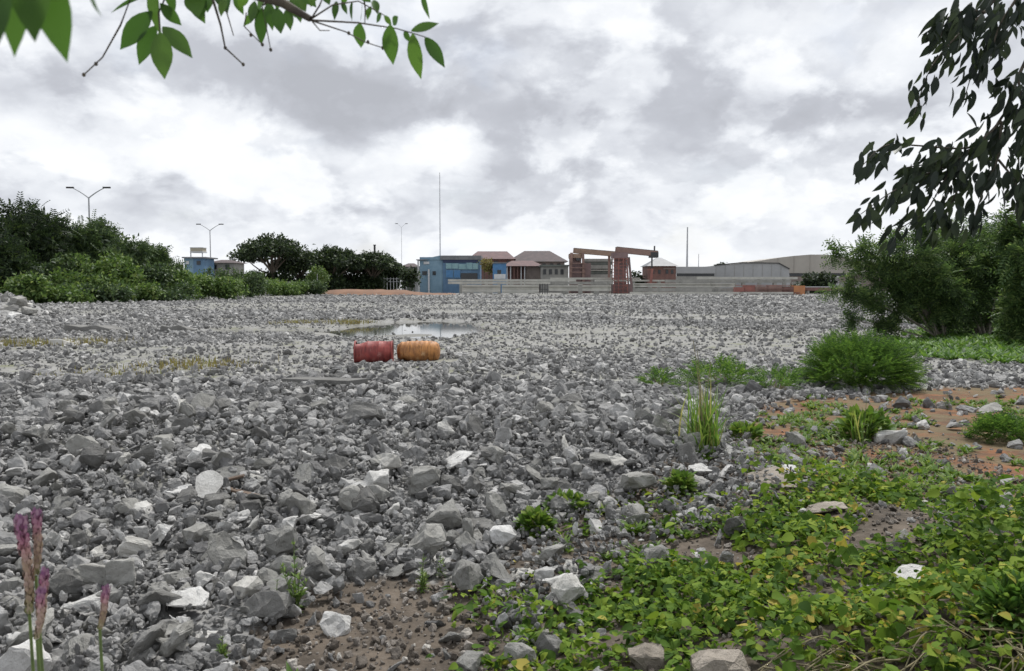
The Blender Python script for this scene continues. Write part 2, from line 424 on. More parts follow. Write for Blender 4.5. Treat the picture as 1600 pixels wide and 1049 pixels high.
# standing water in the hollows: level sheets, the shore is where the ground rises out of them
def water_mat():
    m, t, b = material('puddle_water')
    b.inputs['Base Color'].default_value = (0.06, 0.06, 0.045, 1); b.inputs['Roughness'].default_value = 0.05
    b.inputs['IOR'].default_value = 1.33; b.inputs['Specular IOR Level'].default_value = 1.0
    g = t.new('ShaderNodeNewGeometry').outputs['Position']
    bump(t, b, t.noise(g, 5.0, 3, 0.5), 0.02, 0.01)
    return m
WATER = water_mat()
for (cx, cy, rx, ry) in PUDDLES:
    zs = []
    a = np.linspace(0, 2 * np.pi, 40, endpoint=False)
    pts = np.stack([np.cos(a) * rx * 1.12, np.sin(a) * ry * 1.12], -1)
    gx, gy = np.meshgrid(np.linspace(-1.1, 1.1, 50) * rx + cx, np.linspace(-1.1, 1.1, 50) * ry + cy)
    hz_ = H(gx, gy); lvl = np.quantile(hz_[((gx - cx) / rx) ** 2 + ((gy - cy) / ry) ** 2 < 0.9], 0.80 if ry > 5 else 0.92)
    v = np.concatenate([[[0, 0, 0]], np.c_[pts, np.zeros(len(pts))]])
    f = [(0, i + 1, (i + 1) % 40 + 1) for i in range(40)]
    me = np_mesh('puddle', v, np.array(f))
    o = link('puddle', me, WATER, loc=(cx, cy, lvl)); tag(o, kind='structure')
def wet(x, y):
    r = np.zeros(np.shape(x))
    for cx, cy, rx, ry in PUDDLES: r = np.maximum(r, 1 - ss(0.75, 1.15, np.sqrt(((x - cx) / rx) ** 2 + ((y - cy) / ry) ** 2)))
    return r

# ------------------------------------------------------------------ broken concrete
def rock_mat(name, stops=None):
    m, t, b = material(name)
    co = t.new('ShaderNodeTexCoord').outputs['Object']; oi = t.new('ShaderNodeObjectInfo')
    add = t.new('ShaderNodeVectorMath', operation='MULTIPLY_ADD')
    t.put(add.inputs[0], oi.outputs['Random']); add.inputs[1].default_value = (37, 61, 13); t.put(add.inputs[2], co)
    p = add.outputs[0]
    n1 = t.noise(p, 1.7, 6, 0.6); n2 = t.noise(p, 11, 6, 0.7); n3 = t.noise(p, 40, 3, 0.6)
    r = oi.outputs['Random']
    base = t.ramp(r, stops)
    c = t.mix(t.mr(n1, 0.35, 0.68, 0, 0.75), base, t.mix(1.0, base, (0.60, 0.595, 0.58), 'MULTIPLY'))
    c = t.mix(t.mr(n2, 0.56, 0.72, 0, 0.55), c, t.mix(1.0, base, (0.50, 0.49, 0.47), 'MULTIPLY'))
    c = t.mix(t.mr(n3, 0.62, 0.72, 0, 0.5), c, (0.36, 0.355, 0.34))
    t.put(b.inputs['Base Color'], c); b.inputs['Roughness'].default_value = 0.9; b.inputs['Specular IOR Level'].default_value = 0.25
    bump(t, b, t.m('ADD', t.m('ADD', n2, t.m('MULTIPLY', n3, 0.5)), t.m('MULTIPLY', t.noise(p, 5, 5, 0.6), 0.8)), 0.55, 0.05)
    return m
RK_MIX = rock_mat('broken_concrete', [(0.0, (0.183, 0.181, 0.179)), (0.30, (0.282, 0.280, 0.275)), (0.62, (0.379, 0.375, 0.367)), (0.84, (0.475, 0.470, 0.459)), (0.94, (0.576, 0.571, 0.554)), (1.0, (0.701, 0.689, 0.667))])
RK = {'dark grey': rock_mat('dark_concrete', [(0, (0.167, 0.165, 0.158)), (1, (0.240, 0.236, 0.224))]),
      'grey': rock_mat('grey_concrete', [(0, (0.287, 0.284, 0.268)), (1, (0.407, 0.400, 0.373))]),
      'pale grey': rock_mat('pale_concrete', [(0, (0.599, 0.586, 0.545)), (1, (0.720, 0.715, 0.700))]),
      'brown': rock_mat('soiled_concrete', [(0, (0.305, 0.271, 0.226)), (1, (0.407, 0.362, 0.311))])}
def rock_mesh(seed, kind):
    rd = random.Random(seed); bm = bmesh.new()
    dims = {'blocky': (1, 0.82, 0.66), 'flat': (1, 0.80, 0.26), 'wedge': (1, 0.62, 0.55), 'rounded': (0.95, 0.85, 0.75)}[kind]
    for i in range({'blocky': 15, 'flat': 13, 'wedge': 9, 'rounded': 30}[kind]):
        while True:
            p = [rd.uniform(-1, 1) for _ in range(3)]
            e = {'blocky': 6, 'flat': 7, 'wedge': 3, 'rounded': 2.4}[kind]
            s = sum(abs(c) ** e for c in p) ** (1 / e)
            if s > 0.35: break
        k = rd.uniform(0.82, 1.0) / s
        if kind == 'wedge': k *= 0.75 + 0.35 * (p[0] > 0)
        bm.verts.new([0.5 * c * k * d for c, d in zip(p, dims)])
    r = bmesh.ops.convex_hull(bm, input=bm.verts)
    bmesh.ops.delete(bm, geom=[v for v in bm.verts if not v.link_faces], context='VERTS')
    bmesh.ops.dissolve_limit(bm, angle_limit=R(14), verts=bm.verts, edges=bm.edges)
    bmesh.ops.bevel(bm, geom=list(bm.edges), offset=0.022, segments=1, affect='EDGES', clamp_overlap=True)
    bmesh.ops.triangulate(bm, faces=bm.faces)
    for lim in (0.24, 0.15):
        bmesh.ops.subdivide_edges(bm, edges=[e for e in bm.edges if e.calc_length() > lim], cuts=1); bmesh.ops.triangulate(bm, faces=bm.faces)
    o_ = Vector((seed * 3.1, seed * 1.7, 0)); bm.normal_update()
    for v in bm.verts:
        f_ = mnoise.fractal(v.co * 5 + o_, 0.9, 2.0, 3)
        v.co += v.normal * f_ * 0.048 + Vector([rd.gauss(0, 1) for _ in range(3)]) * 0.006
    me = bpy.data.meshes.new('concrete_chunk'); bm.to_mesh(me); bm.free(); me.update()
    return me
KINDS = ['blocky'] * 10 + ['flat'] * 7 + ['wedge'] * 5 + ['rounded'] * 4
ROCKS = [rock_mesh(100 + i, k) for i, k in enumerate(KINDS)]
for me in ROCKS: me.materials.append(RK_MIX)

def scatter(name, pos, rot, scl, idx, meshes, mat=None):
    """many loose pieces as one object: instances of the given meshes on points"""
    n = len(pos); me = bpy.data.meshes.new(name)
    me.vertices.add(n); me.vertices.foreach_set('co', np.ascontiguousarray(pos, np.float32).ravel())
    a = me.attributes.new('rot', 'FLOAT_VECTOR', 'POINT'); a.data.foreach_set('vector', np.ascontiguousarray(rot, np.float32).ravel())
    scl = np.asarray(scl, np.float32)
    if scl.ndim == 1: scl = np.repeat(scl[:, None], 3, 1)
    a = me.attributes.new('scl', 'FLOAT_VECTOR', 'POINT'); a.data.foreach_set('vector', np.ascontiguousarray(scl).ravel())
    a = me.attributes.new('pick', 'INT', 'POINT'); a.data.foreach_set('value', np.ascontiguousarray(idx, np.int32))
    if mat is None and meshes[0].materials: mat = meshes[0].materials[0]
    o = link(name, me, mat)
    pc = bpy.data.collections.new(name + '_pieces')
    for i, q in enumerate(meshes):
        p = bpy.data.objects.new('%s_piece_%03d' % (name, i), q); pc.objects.link(p)
    ng = bpy.data.node_groups.new(name, 'GeometryNodeTree')
    ng.interface.new_socket('Geometry', in_out='INPUT', socket_type='NodeSocketGeometry')
    ng.interface.new_socket('Geometry', in_out='OUTPUT', socket_type='NodeSocketGeometry')
    N = ng.nodes; L = ng.links
    gi, go = N.new('NodeGroupInput'), N.new('NodeGroupOutput')
    ip = N.new('GeometryNodeInstanceOnPoints'); ci = N.new('GeometryNodeCollectionInfo')
    ci.inputs['Collection'].default_value = pc; ci.inputs['Separate Children'].default_value = True; ci.inputs['Reset Children'].default_value = True
    def named(nm, ty):
        q = N.new('GeometryNodeInputNamedAttribute'); q.data_type = ty; q.inputs['Name'].default_value = nm; return q.outputs['Attribute']
    er = N.new('FunctionNodeEulerToRotation'); L.new(named('rot', 'FLOAT_VECTOR'), er.inputs[0])
    L.new(gi.outputs[0], ip.inputs['Points']); L.new(ci.outputs[0], ip.inputs['Instance']); ip.inputs['Pick Instance'].default_value = True
    L.new(named('pick', 'INT'), ip.inputs['Instance Index']); L.new(er.outputs[0], ip.inputs['Rotation']); L.new(named('scl', 'FLOAT_VECTOR'), ip.inputs['Scale'])
    L.new(ip.outputs[0], go.inputs[0])
    md = o.modifiers.new('scatter', 'NODES'); md.node_group = ng
    return tag(o, kind='stuff')

# hand measured stones and slabs: (photo x, y of the foot, width px, mesh kind, tone, flatten, tilt, label)
SPECIAL = [
    (322, 778, 38, 'disc', 'pale grey', None, None, 'pale rounded slab standing on edge beside the broken brown board'),
    (520, 998, 50, 'blocky', 'pale grey', None, None, 'pale square block alone on the brown gravel path'),
    (818, 905, 66, 'flat', 'pale grey', None, None, 'pale flat stone at the path edge right of the small weeds'),
    (868, 918, 52, 'flat', 'pale grey', None, None, 'whitish star shaped stone next to the pale flat stone'),
    (1016, 1046, 72, 'rounded', 'brown', None, None, 'brownish boulder half buried in vines at the bottom edge'),
    (1138, 1092, 136, 'rounded', 'brown', None, None, 'largest brownish boulder cut by the bottom edge under the vines'),
    (1294, 806, 66, 'flat', 'brown', None, None, 'flat buff slab lying among the vines below the red soil'),
    (1436, 918, 70, 'flat', 'pale grey', None, None, 'pale flat slab lying amid the vine leaves at right'),
    (1215, 764, 84, 'flat', 'brown', None, None, 'long buff slab at the upper edge of the vines'),
    (250, 852, 44, 'wedge', 'pale grey', None, None, 'pale pointed wedge standing up in the left rubble'),
    (305, 850, 44, 'blocky', 'grey', None, None, 'square edged grey block right of the pale pointed wedge'),
    (285, 948, 66, 'flat', 'pale grey', None, None, 'pale tilted slab above the two stones at bottom left'),
    (125, 952, 66, 'flat', 'pale grey', None, None, 'pale rectangular slab right of the tall purple flower spike'),
    (112, 1035, 76, 'rounded', 'grey', None, None, 'round grey boulder between the purple flower spikes'),
    (326, 1002, 48, 'flat', 'pale grey', None, None, 'small pale flat stone at the lower left path edge'),
    (385, 935, 46, 'blocky', 'pale grey', None, None, 'pale blunt block left of the upright weed'),
    (545, 868, 36, 'blocky', 'pale grey', None, None, 'whitish block just above the upright weed'),
    (615, 868, 44, 'wedge', 'grey', None, None, 'upright pointed grey stone above the path'),
    (785, 850, 40, 'blocky', 'pale grey', None, None, 'pale block right of the grey pointed stones'),
    (660, 768, 56, 'blocky', 'grey', None, None, 'big grey block in the middle of the rubble heap'),
    (1000, 770, 54, 'blocky', 'grey', None, None, 'grey block left of the tall grass tuft'),
    (1095, 738, 36, 'flat', 'pale grey', None, None, 'small white slab at the foot of the tall grass tuft'),
    (695, 880, 52, 'flat', 'pale grey', None, None, 'thin whitish slab beside the small leafy weed above the path'),
    (900, 838, 26, 'wedge', 'pale grey', None, None, 'small white wedge at the edge of the green fringe'),
    (1165, 690, 40, 'blocky', 'grey', None, None, 'grey block at the left edge of the red soil'),
    (388, 832, 40, 'wedge', 'pale grey', None, None, 'white jagged piece below the broken brown board'),
    (6, 484, 30, 'flat', 'dark grey', None, None, 'dark slab on top of the spoil heap at the left edge'),
    (26, 478, 24, 'blocky', 'grey', None, None, 'grey block at the crest of the left edge heap'),
    (14, 496, 26, 'flat', 'pale grey', None, None, 'pale slab at the foot of the left edge heap'),
    (40, 492, 22, 'blocky', 'grey', None, None, 'grey block at the right foot of the left edge heap'),
    (4, 470, 22, 'wedge', 'grey', None, None, 'pointed grey piece crowning the left edge heap'),
    (38, 476, 16, 'flat', 'pale grey', None, None, 'small pale slab on the right slope of the left edge heap'),
]
disc = bpy.data.meshes.new('concrete_chunk')
bm = bmesh.new()
pl_ = [(0.5 * math.cos(a) * (1 + 0.10 * math.sin(3 * a + 1) + 0.05 * math.sin(5 * a)), 0.5 * math.sin(a) * (1.22 + 0.05 * math.cos(2 * a)) * (1 if math.sin(a) > 0 else 1.12)) for a in np.linspace(0, 2 * math.pi, 15)[:-1]]
fv = [bm.verts.new((x, -0.07, y)) for x, y in pl_]; bv = [bm.verts.new((x * 0.97, 0.07, y * 0.97)) for x, y in pl_]
bm.faces.new(fv); bm.faces.new(bv[::-1])
for i in range(14): bm.faces.new((fv[i], bv[i], bv[(i + 1) % 14], fv[(i + 1) % 14]))
bmesh.ops.recalc_face_normals(bm, faces=bm.faces); bmesh.ops.bevel(bm, geom=list(bm.edges), offset=0.012, segments=1, affect='EDGES'); bmesh.ops.triangulate(bm, faces=bm.faces)
bm.to_mesh(disc); bm.free(); disc.materials.append(RK_MIX)

def hit(px, py, lift=0.0):
    """where the sight line at a photo pixel meets the terrain"""
    d = ray(px, py); lo, hi = 1.0, 220.0
    t = np.geomspace(lo, hi, 1500)
    x, y, z = d[0] * t, d[1] * t, CAM_H + d[2] * t
    below = z < H(x, y) + lift
    k = int(np.argmax(below)) if below.any() else len(t) - 1
    return Vector((x[k], y[k], z[k]))
KEEP_OUT = []      # (x, y, radius) where hand placed things stand
def set_tone(o, tone):
    o.material_slots[0].link = 'OBJECT'; o.material_slots[0].material = RK[tone]
ANCHORS = []       # (phrase, x, y) for telling the loose chunks apart
def place_special():
    rd = random.Random(5)
    for px, py, wd, kind, tone, _, _, label in SPECIAL:
        lift = 0.0 if ('vine' in label or 'path' in label or 'boulder' in label or 'soil' in label) else 0.07
        p = hit(px, py, lift); dist = p.y; size = wd * dist / F * 1.12
        if kind == 'disc': me = disc
        else: me = ROCKS[rd.choice([i for i, k in enumerate(KINDS) if k == kind])]
        o = link('concrete_chunk', me)
        zmin = min(v.co.z for v in me.vertices); o.scale = (size,) * 3
        if kind == 'disc':
            o.rotation_euler = (R(-46), R(4), R(8)); o.location = (p.x, p.y + 0.05, p.z + size * 0.46); o.scale.y = size * 0.8
        else:
            tilt = {'flat': 0.35, 'wedge': 1.2, 'blocky': 0.3, 'rounded': 0.3}[kind]
            if kind == 'wedge': o.rotation_euler = (rd.uniform(-0.3, 0.3), -1.2 + rd.uniform(-0.2, 0.2), rd.uniform(-0.4, 0.4))
            else: o.rotation_euler = (-abs(rd.gauss(0, tilt)) * 0.0 + rd.uniform(0.0, tilt), rd.uniform(-tilt, tilt) * 0.6, rd.uniform(-0.5, 0.5))
            zz = (np.array([v.co[:] for v in me.vertices]) @ np.array(o.rotation_euler.to_matrix()).T)[:, 2].min() * size
            o.location = (p.x, p.y + size * 0.25, p.z - zz - size * (0.30 if 'boulder' in label else 0.08))
        set_tone(o, tone); tag(o, label, 'concrete chunk' if 'boulder' not in label else 'boulder', 'broken concrete lying loose')
        KEEP_OUT.append((p.x, p.y + size * 0.25, size * 0.55)); KEEP_OUT.append((p.x, p.y - size * 0.15, size * 0.5))
place_special()
ANCHORS += [(ph,) + tuple(hit(a, b)[:2]) for ph, a, b in [
    ('the tall purple flower spike', 45, 1000), ('the short purple flower spike', 150, 1020), ('the pale rounded slab', 322, 780), ('the broken brown board', 390, 780),
    ('the upright weed', 460, 950), ('the square block on the path', 520, 995), ('the pale pointed wedge', 250, 850), ('the small leafy weed', 665, 910),
    ('the pale flat stone', 818, 905), ('the green fringe plants', 850, 800), ('the tall grass tuft', 1100, 705), ('the large brownish boulder', 1130, 1040),
    ('the upright stone', 615, 868), ('the big grey block', 660, 765), ('the pale tilted slab', 285, 945), ('the red soil', 1190, 680), ('the low shrub', 1040, 610)]]

def rubble():
    P, S, Kk, TR = [], [], [], []
    # (near, far, pieces per square metre, median size)
    for d0, d1, dens, med in ((2.6, 7, 260, 0.060), (2.6, 7, 58, 0.125), (2.6, 7, 2.5, 0.18), (7, 14, 190, 0.068), (7, 14, 46, 0.128), (7, 14, 2.0, 0.19), (14, 24, 90, 0.095), (14, 24, 10, 0.16), (24, 42, 36, 0.125), (42, 70, 13, 0.17), (70, 110, 4.6, 0.22), (110, 165, 1.5, 0.30)):
        half = math.radians(44) if d1 < 20 else math.radians(38)
        area = half * (d1 ** 2 - d0 ** 2); n = int(area * dens)
        r = np.sqrt(rng.uniform(d0 ** 2, d1 ** 2, n)); a = rng.uniform(-half, half, n)
        x, y = r * np.sin(a), r * np.cos(a)
        s = med * np.exp(rng.normal(0, 0.42, n)); s = np.clip(s, med * 0.35, med * 2.1)
        P.append(np.stack([x, y], -1)); S.append(s)
    P = np.concatenate(P); S = np.concatenate(S); x, y = P[:, 0], P[:, 1]; d = np.hypot(x, y); n = len(x)
    jx, jy = rng.normal(size=(2, n)) * (0.10 + 0.012 * d)
    keep = rng.uniform(size=n)
    p = np.ones(n)
    p = np.where(inpoly(x + jx, y + jy, MUD), 0.06, p)
    p = np.where(inpoly(x + jx, y + jy, FRINGE), 0.40, p)
    p = np.where(inpoly(x + jx, y + jy, VINES), 0.035, p)
    p = np.where(inpoly(x + jx, y + jy, SOIL), 0.07, p)
    p = np.where(inpoly(x + jx, y + jy, LANE), 0.42, p)
    p = np.where(inpoly(x + jx, y + jy, UNDER), 0.06, p)
    # flatter, finer stretches farther out
    fl = flats(x, y)
    p = p * (1 - 0.60 * fl)
    p = p * (1 - 0.97 * wet(x, y))
    p = np.where(d > 150, p * 0.6, p)
    p = np.where((x > 0.5) & (y < 3.6), 0.0, p)
    ok = keep < p
    for kx, ky, kr in KEEP_OUT: ok &= ~((x - kx) ** 2 + (y - ky) ** 2 < (kr * 0.8) ** 2)
    ok &= ~((np.abs(x + 2.6) < 1.35) & (y > 18.75) & (y < 19.5))
    S = S * (1 - 0.25 * fl)
    # big pieces only where the heap is
    P, S, x, y, d = P[ok], S[ok], x[ok], y[ok], d[ok]; n = len(x)
    z = H(x, y) + S * rng.uniform(0.02, 0.30, n) + rng.uniform(0, 0.07, n) * (d < 14) * (p[ok] > 0.5)
    kind = rng.integers(0, len(ROCKS), n)
    rot = np.stack([rng.normal(0, 0.55, n), rng.normal(0, 0.55, n), rng.uniform(0, 6.283, n)], -1)
    wild = rng.uniform(size=n) < 0.3
    rot[wild] = rng.uniform(0, 6.283, (wild.sum(), 3))
    scl = S[:, None] * rng.uniform(0.8, 1.25, (n, 3))
    pos = np.stack([x, y, z], -1)
    # the pieces that show largest are things of their own
    px, py, zc2 = project(x, y, z); size = scl.max(1) * F / zc2
    vis = (px > 5) & (px < 1595) & (py > 450) & (py < 1044)
    order = np.argsort(np.where(vis, -size, 0))[:274]
    big = np.zeros(n, bool); big[order] = True
    scatter('rubble', pos[~big], rot[~big], scl[~big], kind[~big], ROCKS)['label'] = 'grey broken concrete rubble covering the whole yard'
    rd = random.Random(3); used = {}
    def where(i):
        b = min(ANCHORS, key=lambda q: math.hypot(q[1] - x[i], q[2] - y[i]))
        dx, dy = x[i] - b[1], y[i] - b[2]; r_ = math.hypot(dx, dy)
        if abs(dx) > abs(dy): side = 'right of' if dx > 0 else 'left of'
        else: side = 'behind' if dy > 0 else 'in front of'
        return ('close ' if r_ < 0.45 else 'well ' if r_ > 1.1 else '') + side + ' ' + b[0]
    adj = {'blocky': 'blocky', 'flat': 'flat', 'wedge': 'pointed', 'rounded': 'lumpy'}
    def where2(i):
        q = sorted(ANCHORS, key=lambda q: math.hypot(q[1] - x[i], q[2] - y[i]))[:3]
        return 'between %s and %s' % (q[0][0], q[1][0]), 'near %s towards %s' % (q[0][0], q[2][0])
    for i in order:
        tone = rd.choices(['dark grey', 'grey', 'pale grey'], (0.3, 0.46, 0.24) if KINDS[kind[i]] in ('flat', 'wedge') else (0.32, 0.63, 0.05))[0]
        o = link('concrete_chunk', ROCKS[kind[i]], loc=pos[i], rot=rot[i]); o.scale = scl[i]
        set_tone(o, tone)
        sz = 'large ' if scl[i].max() > 0.30 else 'small ' if scl[i].max() < 0.2 else ''
        opts = ['%s%s %s concrete chunk %s' % (sz, tone, adj[KINDS[kind[i]]], q) for q in (where(i),) + where2(i)] + ['%s%s %s chunk %s' % (sz, tone, adj[KINDS[kind[i]]], q) for q in where2(i)]
        opts = [q for q in opts if len(q.split()) <= 16]
        opts += [q.replace('concrete chunk', e) for q in opts[:1] for e in ('broken chunk', 'rubble lump', 'concrete lump') if len(q.split()) < 16]
        lab = next((q for q in opts if q not in used), opts[0]); used[lab] = 1
        tag(o, lab, 'concrete chunk', 'broken concrete lying loose')
rubble()
# fine gravel on the trodden path and between the weeds
def gravel():
    n = 60000
    x = rng.uniform(-4.8, 4.8, n); y = rng.uniform(2.4, 9.5, n)
    g = rng.normal(size=(2, n)) * 0.12
    ok = inpoly(x + g[0], y + g[1], MUD) | (inpoly(x + g[0], y + g[1], FRINGE) & (rng.uniform(size=n) < 0.6)) | (inpoly(x + g[0], y + g[1], VINES) & (rng.uniform(size=n) < 0.35)) | (inpoly(x + g[0], y + g[1], SOIL) & (rng.uniform(size=n) < 0.7))
    ok &= rng.uniform(size=n) < 0.8
    x, y = x[ok], y[ok]; n = len(x)
    s = np.clip(0.020 * np.exp(rng.normal(0, 0.55, n)), 0.007, 0.07)
    pos = np.stack([x, y, H(x, y) + s * 0.2], -1)
    ms = [m.copy() for m in ROCKS[:10]]
    gm = rock_mat('path_gravel', [(0.0, (0.13, 0.11, 0.09)), (0.5, (0.26, 0.23, 0.20)), (0.85, (0.42, 0.38, 0.34)), (1.0, (0.6, 0.57, 0.52))])
    for m in ms: m.materials.clear(); m.materials.append(gm)
    scatter('gravel', pos, rng.uniform(0, 6.283, (n, 3)), s, rng.integers(0, 10, n), ms, gm)['label'] = 'fine brown gravel on the trodden path'
gravel()

# chips and fines packed between the big pieces
def fines():
    n = 42000
    r_ = np.sqrt(rng.uniform(2.6 ** 2, 12.5 ** 2, n)); a = rng.uniform(-0.68, 0.68, n); x, y = r_ * np.sin(a), r_ * np.cos(a)
    g = rng.normal(size=(2, n)) * 0.1
    ok = ~(inpoly(x + g[0], y + g[1], MUD) | inpoly(x + g[0], y + g[1], VINES) | inpoly(x + g[0], y + g[1], SOIL)); x, y = x[ok], y[ok]; n = len(x)
    s = np.clip(0.032 * np.exp(rng.normal(0, 0.4, n)), 0.012, 0.07)
    pos = np.stack([x, y, H(x, y) + rng.uniform(0.0, 0.10, n)], -1)
    scatter('concrete_chips', pos, rng.uniform(0, 6.283, (n, 3)), s, rng.integers(0, len(ROCKS), n), ROCKS)['label'] = 'small concrete chips packed between the larger rubble'
fines()
# ------------------------------------------------------------------ plants
BARK = plain('bark', (0.16, 0.13, 0.10), (0.07, 0.058, 0.046), 6, 0.9, 0.5)
BARK_PALE = plain('pale_bark', (0.30, 0.28, 0.23), (0.17, 0.155, 0.125), 6, 0.9, 0.4)
L_DARK = leaf_mat('dark_tree_leaves', [(0, (0.012, 0.022, 0.013)), (0.5, (0.026, 0.045, 0.020)), (0.85, (0.045, 0.075, 0.026)), (1, (0.07, 0.10, 0.035))], 0.22)
L_RAIN = leaf_mat('rain_tree_leaves', [(0, (0.018, 0.03, 0.018)), (0.6, (0.038, 0.06, 0.028)), (1, (0.075, 0.11, 0.04))], 0.22)
L_MID = leaf_mat('bank_tree_leaves', [(0, (0.03, 0.052, 0.028)), (0.5, (0.062, 0.102, 0.044)), (0.85, (0.105, 0.16, 0.06)), (1, (0.16, 0.21, 0.09))], 0.25)
L_BUSH = leaf_mat('bank_shrub_leaves', [(0, (0.045, 0.085, 0.026)), (0.5, (0.10, 0.168, 0.048)), (0.85, (0.165, 0.25, 0.068)), (1, (0.24, 0.30, 0.11))], 0.3)
L_FERN = leaf_mat('feathery_leaves', [(0, (0.04, 0.085, 0.024)), (0.5, (0.085, 0.175, 0.036)), (0.85, (0.145, 0.26, 0.048)), (1, (0.21, 0.32, 0.07))], 0.32)
L_RIGHT = leaf_mat('right_bush_leaves', [(0, (0.04, 0.07, 0.032)), (0.5, (0.082, 0.142, 0.052)), (0.85, (0.145, 0.225, 0.072)), (1, (0.22, 0.295, 0.105))], 0.3)
L_VINE = leaf_mat('vine_leaves', [(0, (0.032, 0.07, 0.014)), (0.40, (0.09, 0.165, 0.024)), (0.82, (0.18, 0.268, 0.038)), (0.985, (0.26, 0.33, 0.05)), (1, (0.40, 0.34, 0.08))], 0.33, 0.75, 0.12)
L_WEED = leaf_mat('weed_leaves', [(0, (0.06, 0.12, 0.02)), (0.6, (0.12, 0.21, 0.035)), (1, (0.22, 0.29, 0.06))], 0.3)
L_GRASS = leaf_mat('grass_blades', [(0, (0.08, 0.16, 0.03)), (0.6, (0.15, 0.27, 0.05)), (0.9, (0.24, 0.33, 0.08)), (1, (0.36, 0.33, 0.14))], 0.35)
L_DRY = leaf_mat('dry_grass', [(0, (0.16, 0.13, 0.05)), (0.6, (0.25, 0.21, 0.08)), (1, (0.20, 0.22, 0.06))], 0.3)
STEM = plain('dry_stem', (0.30, 0.26, 0.15), (0.16, 0.14, 0.08), 20, 0.85, 0.0)
GREEN_STEM = plain('green_stem', (0.14, 0.20, 0.05), (0.09, 0.13, 0.04), 20, 0.7, 0.0)

DIAMOND = (np.array([(0, 0, 0), (0.5, 0.42, 0.08), (0, 1, -0.06), (-0.5, 0.42, 0.08)]), np.array([(0, 1, 2, 3)]))
def strip_leaf(prof, fold=0.12, droop=0.15):
    """leaf made of two folded halves; prof: list of (position along, half width)"""
    v, f = [], []
    for y, wd in prof:
        z = -droop * y * y
        v += [(-wd, y, z + fold * wd), (0, y, z), (wd, y, z + fold * wd)]
    for i in range(len(prof) - 1):
        a = i * 3
        f += [(a, a + 1, a + 4, a + 3), (a + 1, a + 2, a + 5, a + 4)]
    return np.array(v), np.array(f)
OVATE = strip_leaf([(0, 0.02), (0.18, 0.17), (0.42, 0.25), (0.7, 0.17), (0.9, 0.05), (1.0, 0.004)], 0.35, 0.22)
LANCE = strip_leaf([(0, 0.015), (0.25, 0.10), (0.55, 0.12), (0.85, 0.045), (1.0, 0.003)], 0.3, 0.25)
HEART = strip_leaf([(-0.10, 0.16), (0.02, 0.36), (0.3, 0.42), (0.62, 0.28), (0.86, 0.10), (1.0, 0.005)], 0.18, 0.20)
SMALL = strip_leaf([(0, 0.05), (0.4, 0.30), (0.75, 0.20), (1.0, 0.01)], 0.25, 0.2)
def blade(n=6, bend=0.55, wd=0.016):
    y = np.linspace(0, 1, n); v, f = [], []
    for t in y:
        a = bend * t * t; ww = wd * (1 - t ** 2.2) + 0.001
        v += [(-ww, a * 0.9, t * (1 - 0.35 * bend * t)), (ww, a * 0.9, t * (1 - 0.35 * bend * t))]
    for i in range(n - 1): f.append((2 * i, 2 * i + 1, 2 * i + 3, 2 * i + 2))
    return np.array(v), np.array(f)
BLADES = [blade(bend=b) for b in (0.1, 0.35, 0.7)]
def frond(pairs=9, wd=0.24, lw=0.030, droop=0.28):
    """feather leaf: rows of narrow leaflets either side of a midrib"""
    v, f = [], []
    for i in range(pairs):
        y = 0.12 + 0.86 * i / (pairs - 1); L = wd * (0.55 + 0.9 * math.sin(math.pi * (0.12 + 0.80 * i / (pairs - 1))) * 0.5)
        z = -droop * y * y
        for s in (-1, 1):
            o = len(v); tip = (s * L, y + 0.10, z - 0.05)
            v += [(0, y, z), (s * L * 0.5, y + 0.05 - lw, z - 0.01), tip, (s * L * 0.5, y + 0.05 + lw, z + 0.005)]
            f.append((o, o + 1, o + 2, o + 3))
    o = len(v); v += [(-0.006, 0, 0), (0.006, 0, 0), (0.004, 1, -droop), (-0.004, 1, -droop)]; f.append((o, o + 1, o + 2, o + 3))
    return np.array(v), np.array(f)
FROND = frond()
FROND_LITE = frond(6, 0.30, 0.055)

def rdir(n, g): return unit(g.normal(size=(n, 3)))
def lobe_points(lobes, n, g, inner=0.55):
    """points in the outer part of a crown made of ellipsoid lobes, with the outward direction"""
    w_ = np.array([(l[3] * l[4] + l[3] * l[5] + l[4] * l[5]) for l in lobes]); k = g.choice(len(lobes), n, p=w_ / w_.sum())
    L = np.array(lobes, float)[k]; u = rdir(n, g)
    r = inner + (1 - inner) * g.uniform(size=n) ** 0.6
    lump = 0.82 + 0.36 * vnoise(u[:, 0] * 2.6 + k * 7, u[:, 2] * 2.6 + u[:, 1] * 2.1 + k * 3, 9)
    p = L[:, :3] + u * L[:, 3:6] * (r * lump)[:, None]
    return p, unit(u / L[:, 3:6]), k
def foliage(lobes, clumps, per, leaf, size, g, spread=0.35, tmpl=DIAMOND, droop=0.15, width=1.0, flat=0.6, inner=0.55):
    c, o, k = lobe_points(lobes, clumps, g, inner)
    c = np.repeat(c, per, 0); o = np.repeat(o, per, 0); n = len(c)
    off_ = g.normal(size=(n, 3)) * spread
    pos = c + off_
    d = unit(o * 0.8 + rdir(n, g) * 0.9 + np.array([0, 0, -droop]))
    nrm = unit(rdir(n, g) * (1 - flat) + np.array([0, 0, flat]) + o * 0.3)
    s = size * g.uniform(0.6, 1.3, n)
    sc = np.stack([s * width, s, s], -1)
    return stamp(tmpl[0], tmpl[1], pos, basis(d, nrm), sc), c
